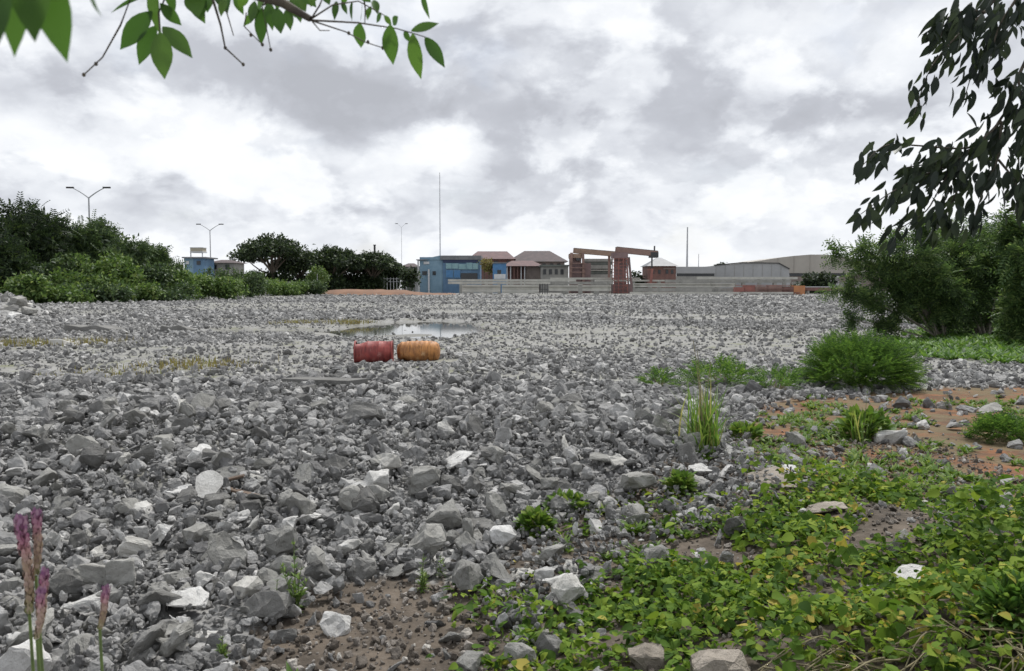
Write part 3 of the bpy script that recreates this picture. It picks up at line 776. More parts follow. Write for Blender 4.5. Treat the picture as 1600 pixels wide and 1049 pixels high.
def plant(name, label, cat, base, trunk_paths, leaf_vf, leaf_m, bark_m=None, group=None, sides=6, crown='crown', trunk='trunk'):
    root = empty(name, base, label, cat, group)
    if trunk_paths:
        v, q = tubes(trunk_paths, sides); link(trunk, np_mesh(trunk, v, q, True), bark_m or BARK, root)
    for nm, vf, m in ([(crown, leaf_vf, leaf_m)] if not isinstance(leaf_vf, list) else leaf_vf):
        link(nm, np_mesh(nm, vf[0], vf[1]), m, root)
    return root
def limbs(g, lobes, h_fork, r0, base=(0, 0, -0.2), lean=(0, 0), twigs=4):
    """trunk to the fork, one bent limb to each lobe, a few twigs inside it"""
    fork = np.array([lean[0], lean[1], h_fork]); P = [(bez(base, (lean[0] * 0.3, lean[1] * 0.3, h_fork * 0.6), fork), np.linspace(r0 * 1.25, r0 * 0.75, 8))]
    for l in lobes:
        c = np.array(l[:3], float); mid = (fork + c) / 2 + g.normal(size=3) * 0.12 * np.linalg.norm(c - fork) + np.array([0, 0, 0.1 * l[5]])
        P.append((bez(fork, mid, c), np.linspace(r0 * 0.55, r0 * 0.18, 8)))
        for _ in range(twigs):
            e = c + rdir(1, g)[0] * np.array(l[3:6]) * g.uniform(0.6, 0.95); s = bez(fork, mid, c)[g.integers(3, 8)]
            P.append((bez(s, (s + e) / 2 + g.normal(size=3) * 0.1 * l[3], e, 5), np.linspace(r0 * 0.16, r0 * 0.05, 5)))
    return P
def Xof(px, dist): return at(px, HZ, dist).x
def Zof(py, dist): return at(800, py, dist).z

# dark trees on the left bank: (photo x, distance, top row, width px, label)
def dark_tree(i, px, dist, top, wpx, label):
    g = np.random.default_rng(200 + i); x = Xof(px, dist); z0 = Hs(x, dist); h = Zof(top, dist) - z0; W = wpx * dist / F
    lobes = []
    for k in range(9):
        a = g.uniform(0, 6.28); rr = g.uniform(0.1, 0.36) * W; zz = h * g.uniform(0.34, 0.80)
        lobes.append((rr * math.cos(a), rr * math.sin(a), zz, W * g.uniform(0.16, 0.26), W * g.uniform(0.16, 0.26), h * g.uniform(0.10, 0.17)))
    lobes.append((0, 0, h * 0.86, W * 0.20, W * 0.2, h * 0.12)); lobes.append((W * 0.1, -W * 0.15, h * 0.3, W * 0.36, W * 0.3, h * 0.22))
    lobes.append((-W * 0.15, -W * 0.2, h * 0.16, W * 0.36, W * 0.3, h * 0.16))
    vf, _ = foliage(lobes, 900, 9, None, 0.62, g, 0.38, DIAMOND, 0.35, 0.42, 0.35, 0.35)
    # feathery sprays that stick out of the outline
    vf2, _ = foliage(lobes[:10], 260, 5, None, 1.15, g, 0.25, FROND_LITE, -0.1, 1.0, 0.35, 0.9)
    v = np.concatenate([vf[0], vf2[0]]); f = np.concatenate([vf[1], vf2[1] + len(vf[0])])
    plant('bank_tree', label, 'tree', (x, dist, z0), limbs(g, lobes, h * 0.28, 0.22, twigs=2), (v, f), L_DARK if i in (0, 1, 6) else L_MID, BARK, 'trees on the left bank')
for i, a in enumerate([
    (-40, 84, 292, 150, 'tallest dark tree cut by the left edge of the picture'), (40, 88, 318, 120, 'dark tree second from the left edge'),
    (92, 92, 346, 100, 'dark tree just left of the nearest street lamp'), (158, 96, 348, 92, 'feathery dark tree just right of the nearest street lamp'),
    (196, 102, 372, 84, 'low dark tree in the middle of the bank slope'), (240, 108, 388, 78, 'rightmost low dark tree of the bank, left of the water tank'),
    (0, 76, 380, 110, 'low black green tree at the left edge above the spoil heap'), (130, 108, 366, 90, 'dark tree standing behind the nearest street lamp')]):
    dark_tree(i, *a)
def bank_shrub(i, px, dist, top, wpx, label):
    g = np.random.default_rng(300 + i); x = Xof(px, dist); z0 = Hs(x, dist); h = Zof(top, dist) - z0; W = wpx * dist / F * 1.15
    lobes = [(g.uniform(-0.36, 0.36) * W, g.uniform(-0.25, 0.25) * W, h * g.uniform(0.25, 0.72), W * g.uniform(0.14, 0.26), W * g.uniform(0.14, 0.26), h * g.uniform(0.18, 0.30)) for _ in range(8)]
    vf, _ = foliage(lobes, 520, 9, None, 0.42, g, 0.26, DIAMOND, 0.2, 0.5, 0.45, 0.4)
    plant('bank_shrub', label, 'shrub', (x, dist, z0), limbs(g, lobes, h * 0.2, 0.08, twigs=2), vf, L_BUSH if i % 3 else L_MID, BARK, 'shrubs along the left bank')
for i, a in enumerate([
    (70, 80, 396, 90, 'light green shrub at the left end below the dark trees'), (120, 80, 422, 90, 'rounded green shrub second from the left on the bank'),
    (165, 84, 398, 90, 'green shrub below the feathery dark tree'), (215, 88, 408, 84, 'green shrub left of the bank middle'),
    (196, 82, 440, 80, 'low front shrub in the middle of the bank'), (262, 95, 414, 80, 'green shrub below the rightmost dark tree'),
    (250, 86, 446, 80, 'low front shrub at the bank foot below the water tank'), (300, 108, 428, 70, 'small green shrub in front of the blue tank house'),
    (326, 104, 430, 90, 'wide low shrub right of the blue tank house'), (362, 122, 420, 84, 'green shrub in front of the umbrella tree'),
    (408, 132, 432, 70, 'rightmost green shrub of the bank'), (100, 76, 446, 90, 'low dark front shrub right of the spoil heap'),
    (150, 77, 450, 80, 'low front shrub below the nearest street lamp'), (30, 72, 432, 80, 'dark shrub behind the spoil heap at left'),
    (448, 152, 438, 56, 'dull shrub in front of the low grey wall'), (480, 156, 440, 50, 'small dull shrub at the foot of the young tree'), (440, 145, 446, 50, 'lowest shrub at the right end of the bank')]):
    bank_shrub(i, *a)
# umbrella shaped trees behind
def rain_tree(i, px, dist, top, wpx, low, label, n=1500):
    g = np.random.default_rng(400 + i); x = Xof(px, dist); h = Zof(top, dist); W = wpx * dist / F; zl = Zof(low, dist)
    lobes = []
    for k in range(13):
        a = 6.28 * k / 13 + g.uniform(-0.2, 0.2); rr = W * (0.36 if k % 2 else 0.20) * g.uniform(0.85, 1.1)
        zz = h - (h - zl) * (0.22 + 0.42 * (rr / (0.4 * W)) ** 2 * g.uniform(0.6, 1.15))
        lobes.append((rr * math.cos(a), rr * math.sin(a), zz, W * g.uniform(0.17, 0.23), W * 0.2, (h - zl) * g.uniform(0.09, 0.14)))
    lobes += [(0, 0, h - (h - zl) * 0.2, W * 0.22, W * 0.2, (h - zl) * 0.2)]
    low_l = [(g.uniform(-0.28, 0.28) * W, g.uniform(-0.2, 0.2) * W, zl * g.uniform(0.35, 0.75), W * 0.18, W * 0.18, zl * 0.30) for _ in range(6)]
    vf, _ = foliage(lobes + low_l, n, 8, None, 0.75, g, 0.42, DIAMOND, 0.1, 0.55, 0.55, 0.45)
    plant('umbrella_tree', label, 'tree', (x, dist, 0), limbs(g, lobes, h * 0.35, 0.45, twigs=2), vf, L_RAIN, BARK, 'umbrella trees behind the yard')
for i, a in enumerate([(426, 175, 369, 112, 424, 'largest umbrella crowned tree left of the yard buildings'), (520, 188, 389, 84, 426, 'flat topped dark tree right of the largest umbrella tree'),
                       (582, 196, 397, 84, 428, 'lowest flat topped dark tree beside the chimney pipe'), (470, 184, 398, 80, 430, 'dark tree filling the gap between the umbrella crowns'),
                       (552, 200, 408, 90, 432, 'low dark tree under the flat topped crowns'), (610, 204, 414, 50, 434, 'rightmost small dark tree next to the grey house')]):
    rain_tree(i, *a)
g = np.random.default_rng(8)
lb = [(0, 0, 4.6, 1.5, 1.5, 1.2), (0.7, 0, 3.7, 1.3, 1.2, 1.0), (-0.8, 0, 3.6, 1.2, 1.2, 0.9)]
plant('young_tree', 'young light green tree on a thin pale trunk before the dark umbrella trees', 'tree', (Xof(497, 168), 168, 0), limbs(g, lb, 2.6, 0.09, twigs=3), foliage(lb, 160, 8, None, 0.5, g, 0.3, DIAMOND, 0.3, 0.4)[0], L_BUSH, BARK_PALE)
lb = [(0, 0, 3.2, 1.5, 1.3, 2.2), (0.3, 0, 1.6, 1.5, 1.3, 1.4)]
plant('yard_tree', 'small dark green tree seen under the right gantry beam', 'tree', (Xof(996, 215), 215, 0), limbs(g, lb, 1.6, 0.1), foliage(lb, 160, 8, None, 0.55, g, 0.3)[0], L_RAIN, BARK)
lb = [(0, 0, 5.6, 2.4, 1.6, 1.3), (1.6, 0, 5.2, 1.4, 1.3, 1.0), (-1.7, 0, 5.1, 1.3, 1.3, 0.9)]
plant('yard_tree', 'dark round tree crown above the left end of the grey shed', 'tree', (Xof(1127, 255), 255, 1.6), limbs(g, lb, 3.6, 0.14), foliage(lb, 200, 8, None, 0.6, g, 0.3)[0], L_RAIN, BARK)
for i, (px, wpx, top) in enumerate([(1262, 40, 426), (1292, 44, 428), (640, 34, 418)]):
    W = wpx * 176 / F; h = Zof(top, 176); lb = [(g.uniform(-.3, .3) * W, 0, h * g.uniform(.3, .75), W * .3, W * .3, h * .28) for _ in range(5)]
    plant('yard_shrub', ['dull green shrub at the right end of the grey shed', 'dull green shrub behind the lilac panel stack', 'grey green shrub left of the blue building'][i], 'shrub',
          (Xof(px, 176), 176, 0), limbs(g, lb, h * .3, .06), foliage(lb, 200, 8, None, 0.45, g, 0.25)[0], L_RAIN, BARK, 'shrubs among the yard stacks')

# bushes at the right edge
def arch_bush(i, label, base, targets, r0, n, size, mat, tmpl=FROND, spread=0.22, bark=BARK_PALE, extra=()):
    """several bent stems from the foot to each target clump, feathery leaves around their upper halves"""
    g = np.random.default_rng(500 + i); P, pos, out = [], [], []
    for tx, ty, tz, rad in targets:
        e = np.array([tx, ty, tz]); b0 = np.array([g.normal(0, 0.12), g.normal(0, 0.12), -0.15])
        mid = np.array([tx * 0.35, ty * 0.35, tz * 0.75]) + g.normal(size=3) * 0.12
        path = bez(b0, mid, e, 10); P.append((path, np.linspace(r0, r0 * 0.25, 10)))
        for k in range(7):
            s = path[g.integers(6, 10)]; q = s + rdir(1, g)[0] * rad * g.uniform(0.5, 1.15) + np.array([0, 0, 0.1])
            tw = bez(s, (s + q) / 2 + np.array([0, 0, 0.12]), q, 5); P.append((tw, np.linspace(r0 * 0.3, r0 * 0.1, 5)))
            m = max(2, n // (len(targets) * 7)); t = g.uniform(0.2, 1.0, m)
            pp = tw[np.clip((t * 4).astype(int), 0, 4)] + g.normal(size=(m, 3)) * spread * rad * 0.8
            pos.append(pp); out.append(unit(pp - (s * 0.7 + e * 0.3) + rdir(m, g) * 0.3))
    pos = np.concatenate(pos); out = np.concatenate(out); m = len(pos)
    d = unit(out + rdir(m, g) * 0.7 + np.array([0, 0, -0.12])); nr_ = unit(rdir(m, g) * 0.7 + np.array([0, 0, 0.8]))
    vf = stamp(tmpl[0], tmpl[1], pos, basis(d, nr_), size * g.uniform(0.6, 1.25, m))
    return plant('bush', label, 'bush', base, P, vf, mat, bark, 'bushes at the right edge')
def tg(pts, base, dist):
    r = []
    for px, py, rad, dy in pts:
        p = at(px, py, dist + dy); r.append((p.x - base[0], p.y - base[1], p.z - base[2], rad))
    return r
b = hit(1470, 528); b = Vector((b.x, b.y, b.z - 0.02)); D = b.y
arch_bush(0, 'bush leaning far left over the rubble with airy branches', b, tg([(1310, 402, .35, 0), (1330, 430, .35, .3), (1345, 388, .30, -.3), (1372, 405, .5, .2), (1400, 425, .5, 0), (1395, 380, .45, .5), (1430, 400, .5, -.5), (1440, 440, .5, .4),
     (1350, 470, .32, -.4), (1330, 500, .25, -.2), (1400, 465, .4, .6), (1450, 470, .5, -.3), (1465, 500, .4, .4), (1440, 365, .4, .3), (1300, 455, .25, .2), (1470, 430, .5, -.6), (1420, 445, .45, -.4), (1375, 440, .35, -.3), (1485, 455, .5, -.5)], b, D), 0.035, 4200, 0.44, L_RIGHT, FROND_LITE)
b2 = hit(1535, 524); b2 = Vector((b2.x, b2.y, b2.z - 0.02)); D = b2.y
arch_bush(1, 'tall bush with a pale leaning stem in the middle of the right thicket', b2, tg([(1470, 375, .5, .4), (1500, 370, .5, 0), (1530, 385, .55, -.3), (1490, 410, .5, .5), (1530, 420, .55, 0), (1560, 400, .5, .4), (1500, 450, .5, -.2), (1550, 450, .5, .3), (1580, 375, .5, 0), (1520, 480, .45, .2), (1480, 490, .4, .6), (1575, 480, .5, .4), (1510, 395, .5, -.7), (1545, 365, .5, .2), (1555, 425, .5, -.6), (1590, 440, .5, -.5), (1480, 395, .5, -.5), (1508, 395, .5, -1.1), (1505, 425, .5, -1.2), (1512, 455, .5, -1.0), (1502, 478, .45, -.9), (1580, 410, .5, -1.0)], b2, D), 0.045, 4600, 0.48, L_RIGHT, FROND_LITE)
b3 = hit(1625, 535); b3 = Vector((b3.x, b3.y, b3.z - 0.02)); D = b3.y
arch_bush(2, 'dense dark bush cut by the right edge of the picture', b3, tg([(1580, 365, .5, .5), (1620, 365, .6, 0), (1660, 380, .6, .3), (1590, 410, .6, -.3), (1640, 420, .6, .2), (1600, 455, .6, 0), (1570, 490, .5, .4), (1650, 480, .6, -.3), (1700, 440, .6, 0), (1600, 505, .5, .2), (1720, 500, .6, .4)], b3, D), 0.05, 4600, 0.50, L_RIGHT, FROND_LITE)
b4 = (hit(1500, 518).x + 0.6, hit(1500, 518).y + 3.5, 0)
arch_bush(3, 'dark bush standing behind the right thicket', b4, tg([(1450, 420, .6, 0), (1500, 400, .7, .3), (1540, 440, .7, -.3), (1580, 430, .7, .3), (1480, 470, .6, .4), (1530, 490, .6, 0), (1580, 490, .6, .2), (1440, 490, .5, .2), (1420, 440, .6, .3), (1460, 380, .6, .2), (1560, 385, .7, .1), (1620, 400, .7, 0)], b4, b4[1]), 0.05, 3600, 0.50, L_MID, FROND_LITE)

# the round feathery shrub and its neighbours
def dome_shrub(i, name, label, px, py, wpx, hpx, n, size, mat, squash=1.0, tmpl=FROND, group='low shrubs on the rubble edge', lift=0.62):
    g = np.random.default_rng(600 + i); p = hit(px, py); D = p.y; W = wpx * D / F; h = hpx * D / F
    u = rdir(n, g); u[:, 2] = np.abs(u[:, 2]); r = g.uniform(0.35, 1.0, n) ** 0.6 * (0.8 + 0.4 * vnoise(u[:, 0] * 3 + i, u[:, 1] * 3 + u[:, 2] * 2, 4))
    pos = u * np.array([W / 2, W / 2 * squash, h * (1 - lift * 0.35)]) * r[:, None] * 0.85 + np.array([0, 0, h * 0.10])
    d = unit(u + rdir(n, g) * 0.55 + np.array([0, 0, 0.25])); nr_ = unit(rdir(n, g) * 0.6 + np.array([0, 0, 1.0]))
    vf = stamp(tmpl[0], tmpl[1], pos, basis(d, nr_), size * g.uniform(0.6, 1.3, n))
    P = []
    for k in range(14):
        q = pos[g.integers(0, n)] * 0.9; P.append((bez((g.normal(0, .03), g.normal(0, .03), -0.05), (q[0] * 0.3, q[1] * 0.3, q[2] * 0.7), q, 6), np.linspace(0.014, 0.004, 6)))
    return plant(name, label, 'shrub' if 'shrub' in name else 'weed', p, P, vf, mat, STEM, group, 5)
dome_shrub(0, 'feathery_shrub', 'round bright feathery shrub between the rubble and red soil', 1345, 606, 190, 92, 1900, 0.25, L_FERN, 0.9)
dome_shrub(1, 'feathery_shrub', 'low wide green shrub behind the tall grass tuft', 1125, 606, 130, 50, 300, 0.19, L_FERN, 0.8, FROND_LITE)
dome_shrub(2, 'feathery_shrub', 'small green shrub at the left end of the low shrubs', 1030, 610, 66, 36, 110, 0.17, L_FERN, 0.8, FROND_LITE)
dome_shrub(3, 'feathery_shrub', 'thin green shrub left of the round feathery shrub', 1215, 612, 84, 44, 110, 0.19, L_FERN, 0.8, FROND_LITE)
dome_shrub(4, 'leafy_shrub', 'small leafy shrub on the red soil below the feathery shrub', 1352, 686, 104, 56, 420, 0.10, L_WEED, 0.8, SMALL)
dome_shrub(5, 'leafy_shrub', 'low green clump on red soil near the right edge', 1562, 690, 92, 44, 420, 0.13, L_FERN, 0.8, FROND_LITE)
dome_shrub(6, 'leafy_shrub', 'small green clump at the foot of the tall grass tuft', 1064, 775, 46, 44, 260, 0.07, L_WEED, 0.8, SMALL)
dome_shrub(7, 'leafy_shrub', 'green clump growing out of the rubble edge above the path', 838, 836, 60, 42, 260, 0.07, L_WEED, 0.8, SMALL)
dome_shrub(8, 'leafy_shrub', 'sparse green clump in the middle of the rubble edge', 885, 800, 70, 30, 240, 0.07, L_WEED, 0.8, SMALL)
dome_shrub(9, 'leafy_shrub', 'tiny weed clump at the edge of the red soil, left', 1165, 690, 60, 34, 160, 0.09, L_WEED, 0.8, SMALL)

dome_shrub(10, 'leafy_shrub', 'dark leafy clump in the lower right corner of the picture', 1592, 985, 150, 100, 700, 0.06, L_FERN, 0.8, OVATE)
def grass_tuft(i, label, px, py, hpx, n, spread, mat, name='grass_tuft', wd=1.0, group='grass tufts', base_r=0.06):
    g = np.random.default_rng(700 + i); p = hit(px, py); h = hpx * p.y / F
    V, Fc, o = [], [], 0
    for t in BLADES:
        m = n // 3; a = g.uniform(0, 6.283, m); tl = g.normal(0, spread, m)
        d = np.stack([np.cos(a), np.sin(a), np.zeros(m)], -1); up = unit(np.stack([np.cos(a) * tl, np.sin(a) * tl, np.ones(m)], -1))
        s = unit(np.cross(d, up)); d2 = np.cross(up, s); M = np.stack([s, d2, up], -1); L = h * g.uniform(0.45, 1.05, m)
        pos = np.stack([g.normal(0, base_r, m), g.normal(0, base_r, m), np.full(m, -0.02)], -1)
        v, f = stamp(t[0], t[1], pos, M, np.stack([np.full(m, 0.5 * wd), L, L], -1)); V.append(v); Fc.append(f + o); o += len(v)
    root = empty(name, p, label, 'grass', group)
    link('blades', np_mesh('blades', np.concatenate(V), np.concatenate(Fc)), mat, root)['kind'] = 'stuff'
    return root
t_ = grass_tuft(0, 'tall bright green grass tuft at the edge of the rubble', 1098, 706, 130, 150, 0.22, L_GRASS)
p = hit(1098, 706); sp = []
for k, (dx, hh) in enumerate(((-0.10, 1.05), (-0.06, 0.95), (0.07, 0.85))):
    sp.append((bez((0, 0, 0), (dx * 0.3, 0, hh * 0.6), (dx, 0.02, hh), 7), np.linspace(0.006, 0.003, 7)))
v, q = tubes(sp, 5); link('seed_stalk', np_mesh('seed_stalk', v, q, True), STEM, t_)
for i, a in enumerate([(1340, 690, 70, 60, 0.35, 'thin grass blades on the small leafy shrub'), (1230, 606, 46, 50, 0.35, 'short grass beside the thin green shrub'),
                       (300, 572, 16, 420, 0.5, 'yellow green grass patch on the flat lane'), (150, 590, 14, 380, 0.5, 'greenish grass patch at the left of the flat lane'), (20, 540, 16, 420, 0.5, 'dry tan grass at the left edge beyond the lane'), (130, 538, 14, 360, 0.5, 'dry tan grass behind the flat lane'),
                       (545, 505, 9, 420, 0.5, 'grass growing at the left end of the puddle'), (470, 505, 8, 420, 0.5, 'grass strip left of the large puddle')]):
    grass_tuft(1 + i, a[5], a[0], a[1], a[2], a[3], a[4], L_DRY if i > 1 else L_GRASS, wd=1.3 if i > 1 else 1.0, base_r=0.06 if i < 2 else 0.6)

def weed(i, label, px, py, hpx, stems, per, leaf, mat, tmpl=LANCE, lean=0.12):
    g = np.random.default_rng(800 + i); p = hit(px, py); h = hpx * p.y / F
    P, V, Fc, o = [], [], [], 0
    for s in range(stems):
        hh = h * (1 if s == 0 else g.uniform(0.35, 0.75)); a = g.uniform(0, 6.28); dx = lean * h * (0.3 if s == 0 else 1.6)
        path = bez((g.normal(0, .012), g.normal(0, .012), -.02), (dx * .3 * math.cos(a), dx * .3 * math.sin(a), hh * .6), (dx * math.cos(a), dx * math.sin(a), hh), 10)
        P.append((path, np.linspace(0.0045, 0.0015, 10)))
        t = g.uniform(0.12, 1.0, per); pos = np.array([path[int(q * 9)] for q in t]); b_ = g.uniform(0, 6.28, per)
        d = np.stack([np.cos(b_), np.sin(b_), 0.3 + 1.2 * t], -1)
        v, f = stamp(tmpl[0], tmpl[1], pos, basis(d, np.tile([0, 0, 1.0], (per, 1)) + rdir(per, g) * .3), leaf * (1.15 - 0.7 * t) * g.uniform(.7, 1.2, per))
        V.append(v); Fc.append(f + o); o += len(v)
    root = empty('weed', p, label, 'weed', 'weeds on the rubble')
    v, q = tubes(P, 5); link('stem', np_mesh('stem', v, q, True), GREEN_STEM, root)
    link('leaves', np_mesh('leaves', np.concatenate(V), np.concatenate(Fc)), mat, root)
for i, a in enumerate([(462, 958, 120, 7, 34, 0.060, 'upright light green weed with a pointed tip left of the path'), (432, 962, 60, 5, 22, 0.05, 'low green weed hugging the foot of the upright weed'),
                       (660, 925, 62, 6, 20, 0.055, 'small leafy weed above the brown path'), (690, 905, 40, 4, 16, 0.045, 'tiny weed right of the small leafy weed'),
                       (1350, 700, 96, 2, 18, 0.06, 'single tall pale stem rising from the small leafy shrub'), (1235, 690, 46, 4, 14, 0.06, 'thin weed on the bare red soil'),
                       (1480, 640, 30, 4, 14, 0.06, 'small weed on soil right of the feathery shrub'), (350, 1040, 50, 6, 22, 0.045, 'low mossy weed at the bottom edge left of the path')]):
    weed(i, a[6], *a[:6], L_WEED)

# ------------------------------------------------------------------ vines and ground cover
def vine_cover():
    n = 84000
    x = rng.uniform(-0.4, 8.0, n); y = rng.uniform(2.3, 8.6, n); g = rng.normal(size=(2, n)) * 0.13
    a = inpoly(x + g[0], y + g[1], VINES); b_ = inpoly(x + g[0], y + g[1], FRINGE) & ~a
    cov = fbm(x * 1.15 + 3, y * 1.15 + 9, 31)
    cov = cov + 0.30 * np.exp(-((x - 1.9) / 1.3) ** 2 - ((y - 3.15) / 0.7) ** 2)
    left = ss(0.2, 1.4, x)
    pr = np.where(a, ss(0.43 - 0.11 * left, 0.53 - 0.11 * left, cov), 0) + np.where(b_, 0.5 * ss(0.52, 0.62, cov), 0)
    pr = pr * np.where((y < 2.86 + 0.12 * np.sin(x * 5)) & (x < 0.53 * y), 0.12, 1)
    for px, py, wd, kind, tone, _, _, label in SPECIAL:
        if 'vine' in label or 'slab' in label:
            q = hit(px, py); rr = wd * q.y / F * 0.50
            pr = np.where((x - q.x) ** 2 + ((y - q.y - rr * 0.2) / 1.3) ** 2 < rr * rr, 0.0, pr)
    pr = pr * (0.32 + 0.68 * np.maximum(ss(0.38, 0.48, fbm(x * 0.95 + 11, y * 0.95, 77)), ss(0.2, 0.8, x / y - 0.1) * (1 - ss(3.4, 4.4, y))))
    ok = rng.uniform(size=n) < pr * 0.95
    x, y, cov = x[ok], y[ok], cov[ok]; n = len(x)
    cl = ss(0.45, 0.62, fbm(x * 1.9 + 5, y * 1.9, 35))
    hgt = (0.02 + (0.13 + (0.20 + 0.14 * ss(1.0, 2.0, x)) * cl) * rng.uniform(size=n) ** 1.3 * ss(0.3, 0.6, cov)) * (0.45 + 0.75 * ss(0.4, 2.0, x)) * (1 - 0.55 * ss(4.2, 6.5, y))
    pos = np.stack([x, y, H(x, y) + hgt], -1)
    s = np.clip(0.041 * np.exp(rng.normal(0, 0.36, n)), 0.018, 0.09)
    rot = np.stack([rng.normal(-0.25, 0.45, n), rng.normal(0, 0.4, n), rng.uniform(0, 6.283, n)], -1)
    ms = []
    for k in range(5):
        wv = [(1, .85, 1.15, .7, .95)[k], 1, 1]
        v = HEART[0] * wv; me = np_mesh('vine_leaf', v, HEART[1], True); me.materials.append(L_VINE); ms.append(me)
    # three leaflet leaf
    for k in range(3):
        V, Fc, o = [], [], 0
        for ang in (-1.2, 0, 1.2):
            c_, s_ = math.cos(ang), math.sin(ang); v = OVATE[0].copy() * [1.3, 0.85, 1]
            v = np.stack([v[:, 0] * c_ - v[:, 1] * s_, v[:, 0] * s_ + v[:, 1] * c_, v[:, 2]], -1); V.append(v); Fc.append(OVATE[1] + o); o += len(v)
        me = np_mesh('vine_leaf', np.concatenate(V), np.concatenate(Fc), True); me.materials.append(L_VINE); ms.append(me)
    o = scatter('vines', pos, rot, s, rng.integers(0, 8, n), ms, L_VINE)
    o['label'] = 'yellow green creeping vines covering the ground at lower right'
    # fresh small grass and seedlings under the right bushes and round the puddles
    n = 11000
    x = rng.uniform(8, 26, n); y = rng.uniform(13, 34, n); ok = inpoly(x + rng.normal(size=n) * .5, y + rng.normal(size=n) * .7, UNDER) & (fbm(x * .6, y * .4, 33) > 0.40)
    x, y = x[ok], y[ok]; n = len(x)
    pos = np.stack([x, y, H(x, y)], -1); V, Fc, o_ = [], [], 0
    ms = []
    for k in range(4):
        gg = np.random.default_rng(k); m = 16; a_ = gg.uniform(0, 6.28, m); d = np.stack([np.cos(a_), np.sin(a_), gg.uniform(0.3, 1.6, m)], -1)
        v, f = stamp(LANCE[0], LANCE[1], gg.normal(size=(m, 3)) * [.15, .15, 0.02], basis(d, np.tile([0, 0, 1.], (m, 1)) + rdir(m, gg) * .2), gg.uniform(.5, 1.1, m))
        me = np_mesh('undergrowth', v, f); me.materials.append(L_FERN); ms.append(me)
    o = scatter('undergrowth', pos, np.stack([np.zeros(n), np.zeros(n), rng.uniform(0, 6.28, n)], -1), rng.uniform(.14, .34, n), rng.integers(0, 4, n), ms, L_FERN)
    o['label'] = 'fresh green undergrowth below the right bushes'
    # sparse moss and seedlings over soil and the rubble edge
    n = 9000
    x = rng.uniform(-2.5, 9, n); y = rng.uniform(3.2, 13, n); g2 = rng.normal(size=(2, n)) * .3
    z_ = inpoly(x + g2[0], y + g2[1], SOIL) * 0.8 + inpoly(x + g2[0], y + g2[1], FRINGE) * 0.7 + inpoly(x + g2[0], y + g2[1], MUD) * 0.05
    ok = rng.uniform(size=n) < z_ * ss(0.48, 0.60, fbm(x * 1.3, y * 1.3 + 4, 37))
    x, y = x[ok], y[ok]; n = len(x)
    me2 = []
    for m_ in ms:
        c = m_.copy(); c.materials.clear(); c.materials.append(L_WEED); me2.append(c)
    o = scatter('ground_weeds', np.stack([x, y, H(x, y)], -1), np.stack([np.zeros(n), np.zeros(n), rng.uniform(0, 6.28, n)], -1), rng.uniform(.05, .13, n), rng.integers(0, 4, n), me2, L_WEED)
    o['label'] = 'sparse seedlings and moss on soil and rubble edge'
vine_cover()
# bare tangled stems on the near face of the hump
def tangle():
    g = np.random.default_rng(61); P = []
    for k in range(420):
        x = g.uniform(0.75, 2.6); y = g.uniform(2.45, 3.2); L = g.uniform(0.25, 0.8); a = g.normal(math.pi * 1.5, 0.9)
        e = (x + L * math.cos(a), y + 0.6 * L * math.sin(a)); m = ((x + e[0]) / 2 + g.normal(0, .08), (y + e[1]) / 2)
        q = bez((x, y, Hs(x, y) + 0.10 * g.uniform()), (m[0], m[1], Hs(*m) + g.uniform(0.03, 0.22)), (e[0], e[1], Hs(*e) + 0.01), 9)
        P.append((q, np.linspace(0.0035, 0.0015, 9) * g.uniform(0.7, 1.5)))
    v, q = tubes(P, 4); o = link('vine_stems', np_mesh('vine_stems', v, q, True), STEM)
    tag(o, 'tangled dry vine stems on the shaded near side of the hump', kind='stuff')
tangle()
# ------------------------------------------------------------------ the yard and town beyond (colours paled and greyed to carry haze)
CONC = plain('precast_concrete', (0.52, 0.51, 0.465), (0.40, 0.395, 0.36), 0.6, 0.9, 0.2, stain=(0.28, 0.275, 0.245))
CONC_D = plain('weathered_concrete', (0.34, 0.335, 0.31), (0.25, 0.247, 0.23), 0.6, 0.9, 0.2, stain=(0.12, 0.12, 0.11))
BLUE = plain('blue_wall', (0.12, 0.22, 0.34), (0.09, 0.165, 0.27), 0.5, 0.7, 0.1)
BLUE_L = plain('light_blue_wall', (0.22, 0.34, 0.43), (0.16, 0.27, 0.36), 0.5, 0.7, 0.1)
BLUE_V = plain('bright_blue_sheet', (0.08, 0.22, 0.42), (0.06, 0.17, 0.34), 0.7, 0.6, 0.1)
NAVY = plain('dark_blue_band', (0.035, 0.05, 0.11), (0.025, 0.035, 0.08), 0.5, 0.7, 0.0)
GLASS_T = plain('teal_glazing', (0.25, 0.42, 0.44), (0.15, 0.28, 0.32), 0.3, 0.15, 0.0)
GLASS_SHADE = plain('dark_glazing_and_shade', (0.03, 0.035, 0.04), (0.02, 0.022, 0.026), 0.5, 0.15, 0.0)  # window glass, and also the shade painted into open fronts and the stack gap
ROOF_G = plain('grey_roof_sheet', (0.21, 0.215, 0.225), (0.14, 0.145, 0.155), 0.8, 0.6, 0.1, stain=(0.11, 0.10, 0.10))
ROOF_R = plain('red_brown_roof', (0.155, 0.09, 0.088), (0.105, 0.066, 0.068), 0.8, 0.8, 0.15, stain=(0.085, 0.06, 0.062))
ROOF_B = plain('dark_brown_roof', (0.10, 0.072, 0.072), (0.062, 0.05, 0.052), 0.8, 0.8, 0.15)
WALL_T = plain('tan_wall', (0.27, 0.225, 0.20), (0.19, 0.155, 0.14), 0.5, 0.85, 0.1, stain=(0.13, 0.105, 0.10))
WALL_W = plain('white_wall', (0.62, 0.63, 0.64), (0.48, 0.49, 0.50), 0.5, 0.8, 0.1)
WALL_C = plain('cream_wall', (0.45, 0.41, 0.32), (0.36, 0.33, 0.26), 0.5, 0.8, 0.1)
